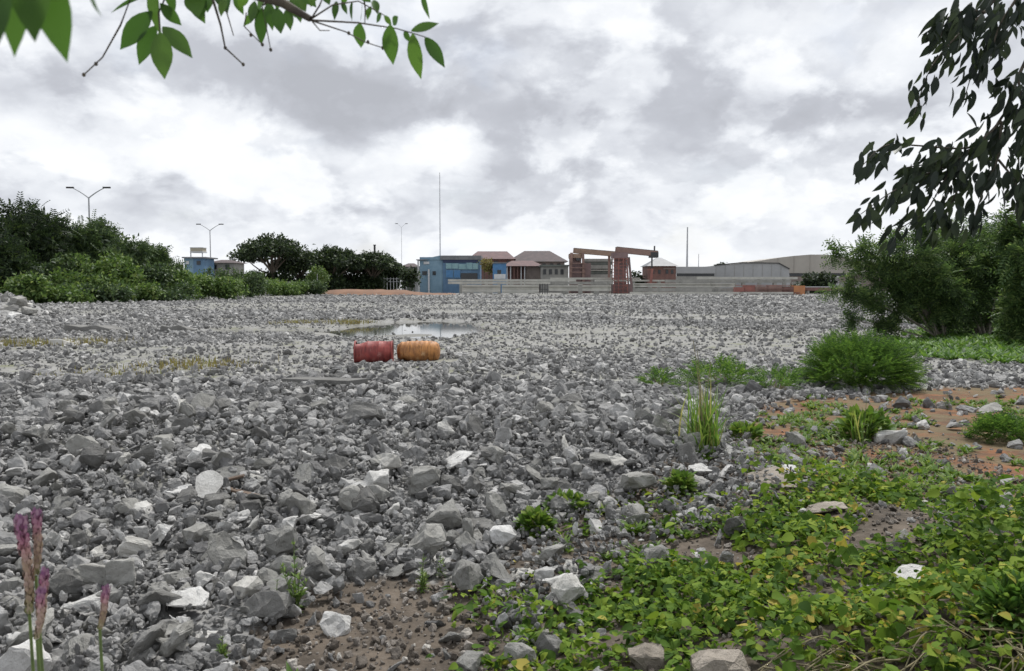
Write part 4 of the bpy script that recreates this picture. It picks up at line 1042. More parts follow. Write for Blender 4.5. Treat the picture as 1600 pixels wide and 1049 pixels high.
BRICK_R = plain('brown_red_wall', (0.22, 0.12, 0.10), (0.15, 0.085, 0.075), 0.9, 0.85, 0.1)
RUST = plain('rusty_crane_paint', (0.29, 0.185, 0.155), (0.22, 0.145, 0.125), 0.7, 0.75, 0.15, stain=(0.15, 0.085, 0.07))
RUST_O = plain('orange_brown_crane_paint', (0.34, 0.235, 0.175), (0.26, 0.185, 0.14), 0.7, 0.75, 0.15, stain=(0.17, 0.11, 0.08))
RED = plain('red_steel', (0.32, 0.13, 0.105), (0.24, 0.105, 0.09), 0.7, 0.7, 0.1)
MAROON = plain('maroon_cladding', (0.24, 0.165, 0.16), (0.18, 0.125, 0.125), 0.6, 0.8, 0.1)
STEEL = plain('galvanised_steel', (0.46, 0.47, 0.49), (0.37, 0.38, 0.40), 2.0, 0.6, 0.1, 0.0)
DARK = plain('dark_steel', (0.05, 0.05, 0.052), (0.035, 0.035, 0.037), 1.0, 0.6, 0.1)
SHED = plain('grey_shed_sheet', (0.37, 0.375, 0.38), (0.30, 0.305, 0.31), 0.15, 0.6, 0.1, stain=(0.20, 0.195, 0.19))
BEIGE = plain('beige_roof_sheet', (0.40, 0.375, 0.335), (0.33, 0.305, 0.275), 0.10, 0.7, 0.1, stain=(0.29, 0.26, 0.23))
OLIVE = plain('olive_formwork', (0.15, 0.165, 0.15), (0.10, 0.11, 0.10), 0.8, 0.8, 0.1)
LILAC = plain('lilac_panels', (0.36, 0.31, 0.35), (0.27, 0.23, 0.27), 0.8, 0.7, 0.1)
ORANGE = plain('orange_paint', (0.50, 0.22, 0.09), (0.40, 0.17, 0.075), 0.8, 0.6, 0.1)
BANK = plain('brown_earth', (0.24, 0.135, 0.085), (0.16, 0.092, 0.06), 0.35, 0.95, 0.5, stain=(0.24, 0.21, 0.10))

def span(px0, px1, py0, py1, dist):
    """x and z extent at a distance for a photo rectangle (py0 top, py1 bottom)"""
    return Xof(px0, dist), Xof(px1, dist), Zof(py1, dist), Zof(py0, dist)
def B(name, mat, parent, px0, px1, py0, py1, dist, depth, ground=False):
    """box part; parents of this section all sit at the world origin's axes"""
    x0, x1, z0, z1 = span(px0, px1, py0, py1, dist)
    if ground: z0 = -0.2
    l = parent.location if parent else Vector((0, 0, 0))
    return MB().box(x0 - l.x, x1 - l.x, dist - l.y, dist + depth - l.y, z0 - l.z, z1 - l.z).build(name, mat, parent)
def root(name, px, dist, label, cat, group=None): return empty(name, (Xof(px, dist), dist, 0), label, cat, group)

# --- blue two storey building
D = 205
r = root('blue_building', 700, D, 'blue two storey building with teal glazing left of the brown roofs', 'building')
B('wall', BLUE_L, r, 656, 692, 402, 441, D, 10, True); B('wall', BLUE, r, 692.2, 750, 402, 441, D - 0.3, 10, True)
w1 = B('roof', ROOF_G, r, 688, 752, 399.5, 406, D - 0.7, 11); B('band', NAVY, r, 692.5, 748, 406.2, 410.5, D - 0.55, 0.5)
lx = r.location
rf = MB().prism_x([(-0.6, Zof(407, D)), (11, Zof(407, D)), (11, Zof(405.6, D)), (-0.6, Zof(405.6, D))], Xof(651, D) - lx.x, Xof(668, D) - lx.x).build('canopy', ROOF_G, r)
MB().prism([(Xof(656, D) - lx.x, Zof(406, D)), (Xof(688, D) - lx.x, Zof(406, D)), (Xof(688, D) - lx.x, Zof(399.5, D))], -0.2, 10).build('gable', BLUE_L, r)
for (a, c, e, f_) in ((697, 705.5, 412, 420), (706.5, 716, 412, 420), (717, 728, 413, 421), (729, 738, 411, 421), (739, 747, 412, 421), (697, 708, 422.5, 434), (709.5, 719, 422.5, 434)):
    k = B('window', BLUE_L, r, a - .5, c + .5, e - .5, f_ + .5, D - 0.5, 0.15); B('pane', GLASS_T if f_ < 425 else BLUE_V, k, a, c, e, f_, D - 0.62, 0.1).location = -Vector(lx)
for o in list(r.children):
    for q in o.children: q.parent = o; q.location = (0, 0, 0); q.data.transform(Matrix.Translation(-Vector(lx)))
for (a, c, e, f_) in ((662, 671, 409, 413), (660, 667, 424, 430), (676, 681, 424, 430)): B('window', GLASS_SHADE if e > 420 else WALL_W, r, a, c, e, f_, D - 0.2, 0.12)
for a in (653.5, 670): B('pillar', WALL_W, r, a - 1.2, a + 1.2, 407.2 if a < 660 else 421, 444, D - 0.8, 0.4, True)
B('dark_doorway', GLASS_SHADE, r, 720, 746, 427, 440, D - 0.45, 0.1)
# low fence in front of it
r = root('yard_fence', 640, 196, 'low pale fence in front of the blue building', 'fence')
for a in np.arange(600, 654, 5.0): B('post', WALL_W, r, a - .35, a + .35, 434, 445, 196, 0.12, True)
for e in (435.5, 440): B('rail', STEEL, r, 599, 652, e, e + .7, 195.9, 0.08)
# --- brown roofed houses behind
D = 232
r = root('brown_house', 765, D, 'house with a red brown hipped roof behind the blue building', 'house'); lx = r.location
B('wall', BRICK_R, r, 737, 803, 405, 440, D, 12, True)
MB().hip(Xof(731, D) - lx.x, Xof(806, D) - lx.x, -1, 13, Zof(405, D), Zof(391.5, D), 2.6).build('roof', ROOF_R, r)
for a in (755, 775, 795): B('window', GLASS_SHADE, r, a - 3, a + 3, 408, 416, D - .15, .12)
r = root('brown_house', 838, D + 4, 'house with a dark brown hipped roof left of the gantries', 'house'); lx = r.location; D = 236
B('wall', WALL_T, r, 798, 882, 408, 440, D, 12, True)
MB().hip(Xof(792, D) - lx.x, Xof(888, D) - lx.x, -1, 13, Zof(409, D), Zof(391, D), 5.2).build('roof', ROOF_B, r)
for a in (806, 816, 826, 838, 850, 862, 873): B('window', GLASS_SHADE, r, a - 2.6, a + 2.6, 412, 420, D - .15, .12)
r = root('brown_house', 795, 222, 'low tan open sided building between the brown roofs', 'house'); lx = r.location; D = 222
MB().hip(Xof(783, D) - lx.x, Xof(850, D) - lx.x, -1, 9, Zof(416, D), Zof(407, D), 3).build('roof', ROOF_R, r)
B('wall', WALL_T, r, 822, 846, 416.2, 440, D + 1, 6, True)
for a in np.arange(786, 822, 5.5): B('column', WALL_W if int(a) % 2 else BRICK_R, r, a, a + 1.6, 416.2, 440, D, .4, True)
B('back_wall', BRICK_R, r, 786, 822, 416.2, 440, D + 5, .3, True)
r = root('grey_house', 862, 214, 'grey green low building left of the orange gantry', 'house'); D = 214; lx = r.location
B('wall', CONC_D, r, 846, 888, 416, 440, D, 8, True); B('roof', OLIVE, r, 844, 889, 414, 416.4, D - .6, 9)
for a in (851, 860, 869, 878): k = B('window', GLASS_SHADE, r, a - 2.4, a + 2.4, 421, 429, D - .12, .1)
r = root('blue_kiosk', 781, 200, 'bright blue box shaped kiosk between the brown houses', 'kiosk'); D = 200
B('wall', BLUE_V, r, 770, 791, 411.5, 432, D, 4, True); B('roof', ROOF_G, r, 769, 792, 410.3, 411.7, D - .3, 4.6); B('door', GLASS_SHADE, r, 777, 783, 422, 432.5, D - .1, .08)
B('skirt', WALL_W, r, 772, 790, 428.5, 436, D - .16, .1)
# bare trunks in front of the kiosk
for i, (px, top) in enumerate(((757, 405), (764, 408))):
    h = Zof(top, 201); g = np.random.default_rng(70 + i); lb = [(0, 0, h * .9, 1.2, 1, .8), (.5, 0, h * .75, 1, 1, .7)]
    plant('yard_tree', ['thin brown tree right beside the blue building', 'second thin brown tree between blue building and kiosk'][i], 'tree', (Xof(px, 201), 201, 0), limbs(g, lb, h * .6, .16), foliage(lb, 50, 6, None, .45, g, .3)[0], L_DRY, BARK)
# --- grey house left of the blue building, chimney pipe
r = root('grey_house', 638, 214, 'small grey house behind the fence left of the blue building', 'house'); lx = r.location; D = 214
B('wall', CONC_D, r, 628, 652, 417, 440, D, 8, True); MB().hip(Xof(626, D) - lx.x, Xof(654, D) - lx.x, -.6, 8.6, Zof(417, D), Zof(411, D), 1.6).build('roof', ROOF_B, r)
B('window', GLASS_SHADE, r, 633, 638, 421, 428, D - .12, .1); B('window', GLASS_SHADE, r, 643, 648, 421, 428, D - .12, .1)
r = root('chimney_pipe', 586, 206, 'short dark chimney pipe rising above the flat topped tree', 'chimney')
v, q = tubes([(np.array([(0, 0, 0), (0, 0, Zof(384, 206))]), .26)], 8); link('pipe', np_mesh('pipe', v, q, True), DARK, r)
v, q = tubes([(np.array([(0, 0, Zof(384, 206)), (0, 0, Zof(382.6, 206))]), .36)], 8); link('cap', np_mesh('cap', v, q, True), DARK, r)
# --- water tank house behind the left bank
D = 150; r = root('tank_house', 302, D, 'blue house with a roof tank behind the left bank', 'house'); lx = r.location
B('wall', BLUE_L, r, 289, 303, 403.5, 440, D, 5, True); B('wall', BLUE, r, 303.1, 320, 403.5, 440, D - .1, 5, True); B('roof', ROOF_G, r, 285, 322, 401.6, 403.7, D - .6, 6.4)
B('window', WALL_W, r, 291, 296, 408, 413, D - .12, .1); B('window', GLASS_SHADE, r, 308, 314, 408, 414, D - .2, .1)
for a in (299, 317): B('tank_leg', STEEL, r, a - .5, a + .5, 394, 401.7, D + 1, .2)
B('tank_frame', WALL_W, r, 298, 318, 393, 395, D + .8, 2.2); B('water_tank', WALL_C, r, 298.6, 317.4, 387.6, 393.1, D + .9, 2); B('tank_lid', WALL_W, r, 298, 318, 386.6, 387.7, D + .85, 2.1)
D = 156; r = root('long_roof_house', 344, D, 'low house with a long dark roof left of the umbrella tree', 'house'); lx = r.location
B('wall', CONC_D, r, 326, 366, 411, 440, D, 6, True); MB().hip(Xof(322, D) - lx.x, Xof(370, D) - lx.x, -.8, 6.8, Zof(411, D), Zof(405.5, D), 2).build('roof', ROOF_B, r)
for a in (336, 356): B('window', GLASS_SHADE, r, a - 3, a + 3, 414, 421, D - .12, .1)
r = root('cream_wall', 274, 132, 'cream boundary wall seen left of the blue tank house', 'wall'); B('wall', WALL_C, r, 262, 286, 414.5, 440, 132, .3, True); B('coping', CONC, r, 261.6, 286.4, 413.8, 414.6, 131.95, .4)
r = root('boundary_wall', 448, 172, 'low grey wall at the foot of the umbrella trees', 'wall'); B('wall', CONC_D, r, 434, 464, 441, 462, 172, .3, True); B('coping', CONC_D, r, 433.6, 464.4, 440.2, 441.1, 171.95, .4)

# --- gantry cranes over the precast yard
def gantry(label, D, px0, px1, py0, py1, beam_h, mat, foot_l, foot_r, group):
    r = root('gantry_crane', (px0 + px1) / 2, D, label, 'crane', group); lx = r.location
    xa, xb = Xof(px0, D) - lx.x, Xof(px1, D) - lx.x; za, zb = Zof(py0, D), Zof(py1, D); th = beam_h * D / F
    m = MB()
    for y in (-1.2, 1.2): m.bar((xa, y, za - th / 2), (xb, y, zb - th / 2), .55, th)
    m.build('beam', mat, r)
    c = MB()
    n = 9
    for i in range(n):
        t = (i + .5) / n; c.bar((xa + (xb - xa) * t, -1.2, za + (zb - za) * t - .25), (xa + (xb - xa) * t, 1.2, za + (zb - za) * t - .25), .25)
    c.build('cross_tie', mat, r)
    m = MB()
    for y in (-1.2, 1.2): m.bar((xa, y, za + .04), (xb, y, zb + .04), .3, .12)
    m.build('rail', DARK, r)
    return r, xa, xb, za, zb, th
D = 200
r, xa, xb, za, zb, th = gantry('orange brown gantry crane, the left one of two', D, 896, 961, 388.5, 394, 7, RUST_O, None, None, 'gantry cranes over the yard'); lx = r.location
MB().prism([(Xof(888, D) - lx.x, -.2), (Xof(891, D) - lx.x, -.2), (Xof(894, D) - lx.x, za - th), (Xof(890, D) - lx.x, za - th)], -2.2, -1.4).build('leg', RUST, r)
MB().prism([(Xof(909, D) - lx.x, -.2), (Xof(912.5, D) - lx.x, -.2), (Xof(911.5, D) - lx.x, za - th), (Xof(908, D) - lx.x, za - th)], -2.2, -1.4).build('leg', RUST, r)
B('end_carriage', RUST_O, r, 889.5, 912, 396.8, 403.5, D - 1.6, 3.4); B('cabin', MAROON, r, 890, 908, 403.6, 444, D - .9, 2.4, True); B('machine_box', MAROON, r, 908.4, 923, 411, 444, D - 1.1, 2.2, True)
for e in (411, 418, 425): B('brace', RUST, r, 890, 915, e, e + 1.1, D - 2.5, .25)
B('hook_block', GLASS_SHADE, r, 900, 906, 403.6, 407.5, D - 1.7, .7); B('leg', RUST, r, 950, 953.5, 400, 445, D - .4, .6, True)
D = 190
r, xa, xb, za, zb, th = gantry('dark red gantry crane with a lattice tower, the right one of two', D, 962, 1026, 386.5, 393, 8, RUST, None, None, 'gantry cranes over the yard'); lx = r.location
B('end_carriage', MAROON, r, 957, 981, 394.8, 403.5, D - 1.8, 3.6)
m = MB()
for a in (958, 965, 972, 979):
    for y in (-1.7, 1.7): m.bar((Xof(a, D) - lx.x, y, -.1), (Xof(a, D) - lx.x, y, Zof(403, D)), .17)
m.build('lattice_post', RED, r)
m = MB()
for e in np.arange(405, 458, 5.2):
    for y in (-1.7, 1.7): m.bar((Xof(957.6, D) - lx.x, y, Zof(e, D)), (Xof(979.4, D) - lx.x, y, Zof(e, D)), .13)
m.build('lattice_rung', RED, r)
m = MB()
for k, e in enumerate(np.arange(405, 452, 10.4)):
    a0, a1 = (958, 979) if k % 2 else (979, 958); m.bar((Xof(a0, D) - lx.x, -1.8, Zof(e, D)), (Xof(a1, D) - lx.x, -1.8, Zof(e + 10.4, D)), .12)
m.build('lattice_brace', RED, r)
MB().bar((Xof(982, D) - lx.x, 0, Zof(402, D)), (Xof(988, D) - lx.x, 0, -.1), .5, .5).build('leg', MAROON, r)
MB().bar((Xof(979, D) - lx.x, .9, Zof(402, D)), (Xof(984, D) - lx.x, .9, -.1), .4, .4).build('leg', STEEL, r)
B('lattice_backing', MAROON, r, 960, 977, 404, 444, D + .3, .6); B('tower_base', MAROON, r, 957, 988, 444, 462, D - 1.2, 2.8, True)  # maroon backing added behind the lattice to keep bright sky from showing through
B('mast_post', DARK, r, 1021.3, 1023.2, 384.5, 394, D - .4, .5); B('trolley', DARK, r, 1016.5, 1028.5, 394.2, 402.5, D - 1.6, 3.2); B('leg', DARK, r, 1017.4, 1019.4, 402.6, 421, D - .5, .4)
MB().bar((Xof(1018.4, D) - lx.x, -.4, Zof(420, D)), (Xof(1014.5, D) - lx.x, -.4, -.1), .55).build('leg', RED, r); B('brace', RED, r, 1011, 1019, 421, 422.4, D - .6, .3)
# --- formwork stack behind the left gantry
r = root('formwork_stack', 934, 208, 'olive grey formwork stack behind the left gantry', 'stack'); D = 208
for k, (e, f_) in enumerate(((404.5, 409), (409.4, 414), (414.4, 420.2), (423.2, 428.4), (428.8, 435))): B('form_panel', OLIVE if k % 2 else CONC_D, r, 912 + (k % 2), 957 - (k % 3), e, f_, D + .2 * (k % 2), 5)
B('gap', GLASS_SHADE, r, 913, 956, 420.2, 421.8, D + .3, 4); B('ledge', CONC, r, 912, 957, 421.8, 423.1, D - .1, 5); B('plinth', CONC_D, r, 911, 958, 435, 445, D, 5, True)  # the gap is a solid dark bar, its shade put into the colour
# --- house right of the gantry
D = 212; r = root('brown_house', 1034, D, 'brown walled house with a dark hipped roof right of the gantries', 'house'); lx = r.location
B('wall', BRICK_R, r, 1012, 1056, 415, 440, D, 9, True)
MB().hip(Xof(1009, D) - lx.x, Xof(1059, D) - lx.x, -1, 10, Zof(416, D), Zof(402, D), 3.6).build('roof', ROOF_G, r)
B('band', WALL_T, r, 1036, 1055, 419, 421, D - .15, .12)
for a in (1020, 1030, 1042, 1050): B('window', GLASS_SHADE, r, a - 2, a + 2, 422, 428, D - .12, .1)
# --- long grey wall, sheds, domed roof
D = 230; r = root('long_shed', 1085, D, 'long low pale shed between the brown house and the grey shed', 'shed')
B('roof', SHED, r, 1056, 1117, 417, 427.5, D, 9); B('open_front_shade', GLASS_SHADE, r, 1057, 1116, 427.6, 432, D + .4, 8); B('wall', CONC_D, r, 1056, 1117, 432, 442, D + .1, 9, True)  # dark box under the roof paints the shade inside the open front
D = 240; r = root('grey_shed', 1175, D, 'large grey sheet metal shed with a flat front', 'shed'); lx = r.location
poly = [(1116, 446), (1116, 415.5), (1160, 411.5), (1216, 412.5), (1232, 421), (1236, 446)]
MB().prism([(Xof(a, D) - lx.x, max(Zof(c, D), -.2) if c < 445 else -.2) for a, c in poly], 0, 14).build('wall', SHED, r)
for k in range(8): B('sheet_seam', CONC_D, r, 1118 + k * 14.5, 1118.5 + k * 14.5, 413.5 + (2 if k in (0,) else 0), 440, D - .06, .05)
m = MB(); pts = [(1115.5, 415.2), (1160, 411.1), (1216.3, 412.1), (1233, 421)]
for a, c in zip(pts, pts[1:]): m.bar((Xof(a[0], D) - lx.x, -.1, Zof(a[1], D) + .1), (Xof(c[0], D) - lx.x, -.1, Zof(c[1], D) + .1), .4, .3)
m.build('roof_edge', DARK, r)
D = 280; r = root('domed_hall', 1265, D, 'big beige hall with a low curved roof behind the grey shed', 'hall'); lx = r.location
arc = [(1140, 414), (1165, 410.5), (1190, 407), (1215, 403), (1240, 400), (1265, 398), (1290, 398), (1320, 401), (1350, 406), (1380, 412), (1400, 416)]
px_ = [(Xof(a, D) - lx.x, Zof(c, D)) for a, c in arc]
MB().prism([(Xof(1140, D) - lx.x, Zof(427, D))] + px_ + [(Xof(1400, D) - lx.x, Zof(427, D))], 0, 40).build('roof', BEIGE, r)
m = MB()
for k in range(0, 11): m.bar((px_[k][0], -.12, px_[k][1]), (px_[k][0], -.12, Zof(427, D)), .12, .1)
m.build('roof_rib', BEIGE, r)
B('wall', WALL_T, r, 1142, 1398, 427, 446, D + .4, 38, True); B('open_front_shade', GLASS_SHADE, r, 1232, 1330, 427.2, 432, D + .2, .15)  # thin dark sheet before the wall stands for shade in the opening
# --- masts and lamps
def mast(px, top, D, r0, label, mat=STEEL, cross=()):
    r = root('mast', px, D, label, 'mast', 'thin masts on the skyline'); h = Zof(top, D)
    v, q = tubes([(np.array([(0, 0, -.2), (0, 0, h * .5), (0, 0, h)]), np.array([r0, r0 * .8, r0 * .5]))], 6); link('pole', np_mesh('pole', v, q, True), mat, r)
    m = MB().box(-r0 * 3, r0 * 3, -r0 * 3, r0 * 3, -.1, .4); m.build('base', CONC, r)
    for e in cross: MB().box(-.7, .7, -.06, .06, Zof(e, D), Zof(e, D) + .12).build('crossarm', mat, r)
    return r
mast(688, 270, 215, .17, 'tallest thin mast behind the blue building'); mast(1073, 355, 245, .36, 'thick pale mast right of the brown walled house'); mast(1091, 397, 245, .16, 'short thin mast right of the thick pale mast')
mast(496, 428, 166, .09, 'short pale pole before the umbrella trees')
def lamp(px, top, D, label, arm=1.9, r0=.11):
    r = root('street_lamp', px, D, label, 'street lamp', 'twin arm street lamps behind the bank'); h = Zof(top, D)
    v, q = tubes([(np.array([(0, 0, -.2), (0, 0, h * .5), (0, 0, h - 1.1)]), np.array([r0 * 1.2, r0, r0 * .8]))], 8); link('pole', np_mesh('pole', v, q, True), STEEL, r)
    for s in (-1, 1):
        v, q = tubes([(bez((0, 0, h - 1.2), (s * arm * .45, 0, h - .5), (s * arm, 0, h), 7), np.linspace(r0 * .7, r0 * .5, 7))], 6); a = link('arm', np_mesh('arm', v, q, True), STEEL, r)
        MB().box(min(s * arm - s * .12, s * arm + s * .75), max(s * arm - s * .12, s * arm + s * .75), -.13, .13, h - .04, h + .14).build('lamp_head', DARK, a)
    return r
lamp(143, 294, 98, 'nearest twin arm street lamp rising out of the left bank'); lamp(330, 351, 158, 'twin arm street lamp right of the blue tank house'); lamp(628, 350, 262, 'faint far twin arm street lamp left of the tallest mast', 1.3, .06)
# --- stacks of long precast beams along the far side of the rubble
def girder(px0, px1, py0, py1, D, label, mat=CONC, depth=1.0, web=True):
    r = root('concrete_beam', (px0 + px1) / 2, D, label, 'concrete beam', 'precast beams lying across the yard'); lx = r.location
    x0, x1, z0, z1 = span(px0, px1, py0, py1, D); h = z1 - z0; f = .24 * h
    if web:
        poly = [(0, z0), (depth, z0), (depth, z0 + f), (depth * .68, z0 + f * 1.4), (depth * .68, z1 - f * 1.4), (depth, z1 - f), (depth, z1), (0, z1), (0, z1 - f), (depth * .32, z1 - f * 1.4), (depth * .32, z0 + f * 1.4), (0, z0 + f)]
    else: poly = [(0, z0), (depth, z0), (depth, z1), (0, z1)]
    MB().prism_x(poly, x0 - lx.x, x1 - lx.x).build('beam', mat, r)
    n = max(2, int((x1 - x0) / 6)); m = MB()
    for k in range(n):
        cx = x0 + (x1 - x0) * (k + .5) / n - lx.x; MB().box(cx - .35, cx + .35, .05, depth - .05, -.25, z0 - .004).build('bearer', CONC_D, r)
    return r
for a in [(722, 781, 445, 457.5, 172, 'pale deep beam left of the dark gate posts'), (784, 842, 445, 458.5, 170, 'pale deep beam touching the dark gate posts'),
          (700, 860, 440.6, 444, 180, 'long thin beam above the two pale deep beams', CONC, 1.2, False), (858, 955, 446, 455, 171, 'beam between the gate posts and the lattice tower'),
          (862, 958, 440.4, 444.6, 181, 'thin beam behind the left gantry foot', CONC_D, 1.2, False), (990, 1150, 450.3, 456, 170, 'long low beam right of the lattice tower', CONC_D, 1.2, False),
          (990, 1148, 443, 449, 177, 'long pale beam above the low dark beam', CONC), (1040, 1236, 437.2, 442, 186, 'long grey beam in front of the grey shed', CONC_D, 1.2, False),
          (1090, 1246, 433, 436.6, 196, 'thin far beam at the foot of the grey shed', CONC, 1.2, False), (930, 1050, 437.4, 440, 190, 'short thin beam behind the right gantry', CONC, 1.0, False),
          (1240, 1345, 440.8, 447, 188, 'grey beam behind the dark brown beam at right', CONC_D, 1.2, False),
          (700, 900, 436.6, 440, 190, 'long far beam below the brown roofed houses', CONC, 1.2, False), (860, 1000, 434, 437, 194, 'far beam crossing behind both gantries', CONC, 1.2, False), (985, 1240, 456.6, 459.5, 166, 'nearest low kerb like beam along the rubble edge', CONC, 0.8, False)]:
    girder(*a)
r = root('dark_brown_beam', 1298, 168, 'long dark brown steel beam with a pale top edge at right', 'steel beam'); B('beam', BRICK_R, r, 1256, 1342, 449.2, 454.5, 168, .8); B('top_edge', WALL_W, r, 1256, 1342, 448, 449.1, 167.95, .9)
for a in (1262, 1290, 1318, 1338): B('support', CONC_D, r, a, a + 3, 454.6, 462, 168.1, .5, True)
r = root('panel_stack', 1293, 182, 'stack of lilac grey panels above the dark brown beam', 'panel stack')
for k in range(5): B('panel', LILAC if k % 2 else WALL_W, r, 1276 - k * .2, 1311 + (k % 2), 446 - k * 2.9 - 2.7, 446 - k * 2.9, 182, 2.4)
B('pallet', CONC_D, r, 1277, 1310, 446.1, 452, 182.1, 2.2, True)
r = root('red_formwork', 1200, 167, 'row of red and orange steel formwork at the far edge of the rubble', 'formwork')
for a, c, e, f_, m_ in ((1149, 1163, 449, 459, RED), (1163.3, 1180, 446.5, 459, RED), (1180.4, 1200, 447.5, 457, RUST), (1200.4, 1222, 446.5, 459, RUST), (1222.4, 1240, 448, 457, BRICK_R), (1240.4, 1258, 446.5, 456.5, ORANGE)): B('steel_mould', m_, r, a, c, e, f_, 167 + (a % 3) * .1, 1.4, True)
for a, c, e in ((1160, 1196, 455.5), (1186, 1240, 451), (1205, 1250, 457.2)): B('lying_rail', BRICK_R, r, a, c, e, e + 1.6, 166.6, .3)
B('top_rail', RED, r, 1149, 1240, 445.6, 446.4, 167.1, .3)
r = root('gate_posts', 849, 169, 'group of dark upright posts between the pale beams', 'gate')
for a in (843.5, 847.5, 851.5, 855): B('post', DARK, r, a - .5, a + .5, 443.5, 461, 169, .16, True)
for e in (445, 452): B('rail', DARK, r, 843, 855.5, e, e + .7, 169.02, .1)
r = root('concrete_block', 908, 168, 'dark post and small block under the left gantry', 'block'); B('block', CONC_D, r, 904, 910, 445, 461, 168, 1.0, True); B('cap', CONC, r, 903.6, 910.4, 444, 445.1, 167.9, 1.2)
# --- bare earth bank in front of the umbrella trees
def earth_bank():
    nx, ny = 90, 14; x0, x1 = Xof(486, 160), Xof(722, 160)
    xs, ys = np.linspace(x0, x1, nx), np.linspace(157, 170, ny); gx, gy = np.meshgrid(xs, ys, indexing='ij')
    t = (gx - x0) / (x1 - x0); prof = np.sin(np.pi * np.clip((gy - 157) / 13, 0, 1)) ** .7
    top = (1.15 + .9 * (fbm(gx * .15, gy * .1, 51) - .5)) * ss(0, .12, t) * (1 - .55 * ss(.55, .8, t)) * (1 - ss(.9, 1, t))
    z = prof * np.maximum(top, 0) + .15 * (fbm(gx * .8, gy * .8, 52) - .5) - .12
    v = np.stack([gx, gy, z], -1).reshape(-1, 3); i, j = np.meshgrid(np.arange(nx - 1), np.arange(ny - 1), indexing='ij'); a = (i * ny + j).ravel()
    o = link('earth_bank', np_mesh('earth_bank', v, np.stack([a, a + ny, a + ny + 1, a + 1], -1), True), BANK); tag(o, 'low bank of brown earth before the umbrella trees', kind='structure')
earth_bank()

# ------------------------------------------------------------------ drums
def drum_mat(name, c, c2, rust):
    m, t, b = material(name); co = t.new('ShaderNodeTexCoord').outputs['Object']
    n = t.noise(co, 4, 7, .65); n2 = t.noise(co, 1.6, 6, .7, .8)
    cc = t.mix(t.mr(n, .35, .65), c2, c); cc = t.mix(t.mr(n2, .56, .66, 0, .9), cc, rust); cc = t.mix(t.mr(t.noise(co, 17, 4, .7), .62, .7, 0, .6), cc, (.10, .075, .06))
    mp = t.new('ShaderNodeMapping'); mp.inputs['Scale'].default_value = (16, 2.2, 2.2); t.put(mp.inputs['Vector'], co)
    st = t.noise(mp.outputs[0], 1.6, 5, .65); cc = t.mix(t.mr(st, .52, .66, 0, .75), cc, tuple(x * .42 for x in c2)); cc = t.mix(t.mr(st, .30, .40, .45, 0), cc, (.45, .36, .28))
    t.put(b.inputs['Base Color'], cc); b.inputs['Roughness'].default_value = .62; bump(t, b, n, .35, .03); return m
D_RED = drum_mat('red_drum_paint', (.33, .06, .05), (.21, .04, .038), (.34, .15, .13)); D_OR = drum_mat('orange_drum_paint', (.56, .25, .075), (.30, .13, .045), (.56, .36, .19))
def lathe(prof, n=28):
    """profile (position along x, radius) -> closed body lying along x"""
    a = np.linspace(0, 2 * np.pi, n, endpoint=False); V, Q = [], []
    for x, r_ in prof: V += [(x, r_ * math.cos(t), r_ * math.sin(t)) for t in a]
    for i in range(len(prof) - 1):
        for k in range(n): Q.append((i * n + k, i * n + (k + 1) % n, (i + 1) * n + (k + 1) % n, (i + 1) * n + k))
    return np.array(V), np.array(Q)
def drum(px0, px1, py0, py1, label, mat, kind, rotz):
    D = hit((px0 + px1) / 2, py1).y; L = (px1 - px0) * D / F; rad = (py1 - py0) * D / F / 2
    c = at((px0 + px1) / 2, (py0 + py1) / 2, D + rad) - Vector((0, 0, .03))
    r = empty('oil_drum', c, label, 'drum', 'steel drums lying on the rubble', rot=(0, 0, rotz)); h = L / 2
    if kind == 'red': prof = [(-h, 0), (-h + .012, rad * .9), (-h, rad * .94), (-h, rad), (-h + .03, rad), (-h + .035, rad * .965), (-.16, rad * .965), (-.145, rad), (-.125, rad), (-.11, rad * .965), (.11, rad * .965), (.125, rad), (.145, rad), (.16, rad * .965), (h - .035, rad * .965), (h - .03, rad), (h, rad), (h, rad * .94), (h - .012, rad * .9), (h - .012, 0)]
    else:
        prof = [(-h, 0), (-h, rad * .62), (-h + .05, rad * .86)]
        for k in range(7):
            x = -h + .08 + k * (L - .2) / 7; prof += [(x, rad * .96), (x + .03, rad), (x + .06, rad * .95)]
        prof += [(h - .10, rad * .9), (h - .04, rad * .74), (h - .01, rad * .5), (h, 0)]
    v, q = lathe(prof)
    rd = np.random.default_rng(3)      # dents
    for _ in range(7):
        p = v[rd.integers(28, len(v) - 28)]; d = np.linalg.norm(v - p, axis=1); v = v * (1 - (.16 * np.exp(-(d / .13) ** 2))[:, None] * np.array([0, 1, 1]))
    link('body', np_mesh('body', v, q, True), mat, r)
    for s in ((-1, 1) if kind == 'red' else (-1,)):
        v, q = lathe([(s * (h + .002), rad * .95), (s * (h + .004), rad * 1.02), (s * (h - .028), rad * 1.02), (s * (h - .03), rad * .95)]) if kind == 'red' else lathe([(-h - .004, rad * .60), (-h - .006, rad * .66), (-h + .02, rad * .66), (-h + .022, rad * .60)])
        link('rim', np_mesh('rim', v, q, True), mat, r)
    v, q = tubes([(np.array([(-h - .03, 0, rad * .5), (-h + .01, 0, rad * .5)]), .035)], 10); link('bung', np_mesh('bung', v, q, True), DARK, r)
drum(554.5, 614, 530.5, 567, 'dull red steel drum lying on the rubble before the puddle', D_RED, 'red', R(4)); drum(622, 688, 530, 565, 'orange ribbed drum lying to the right of the red drum', D_OR, 'orange', R(-6))

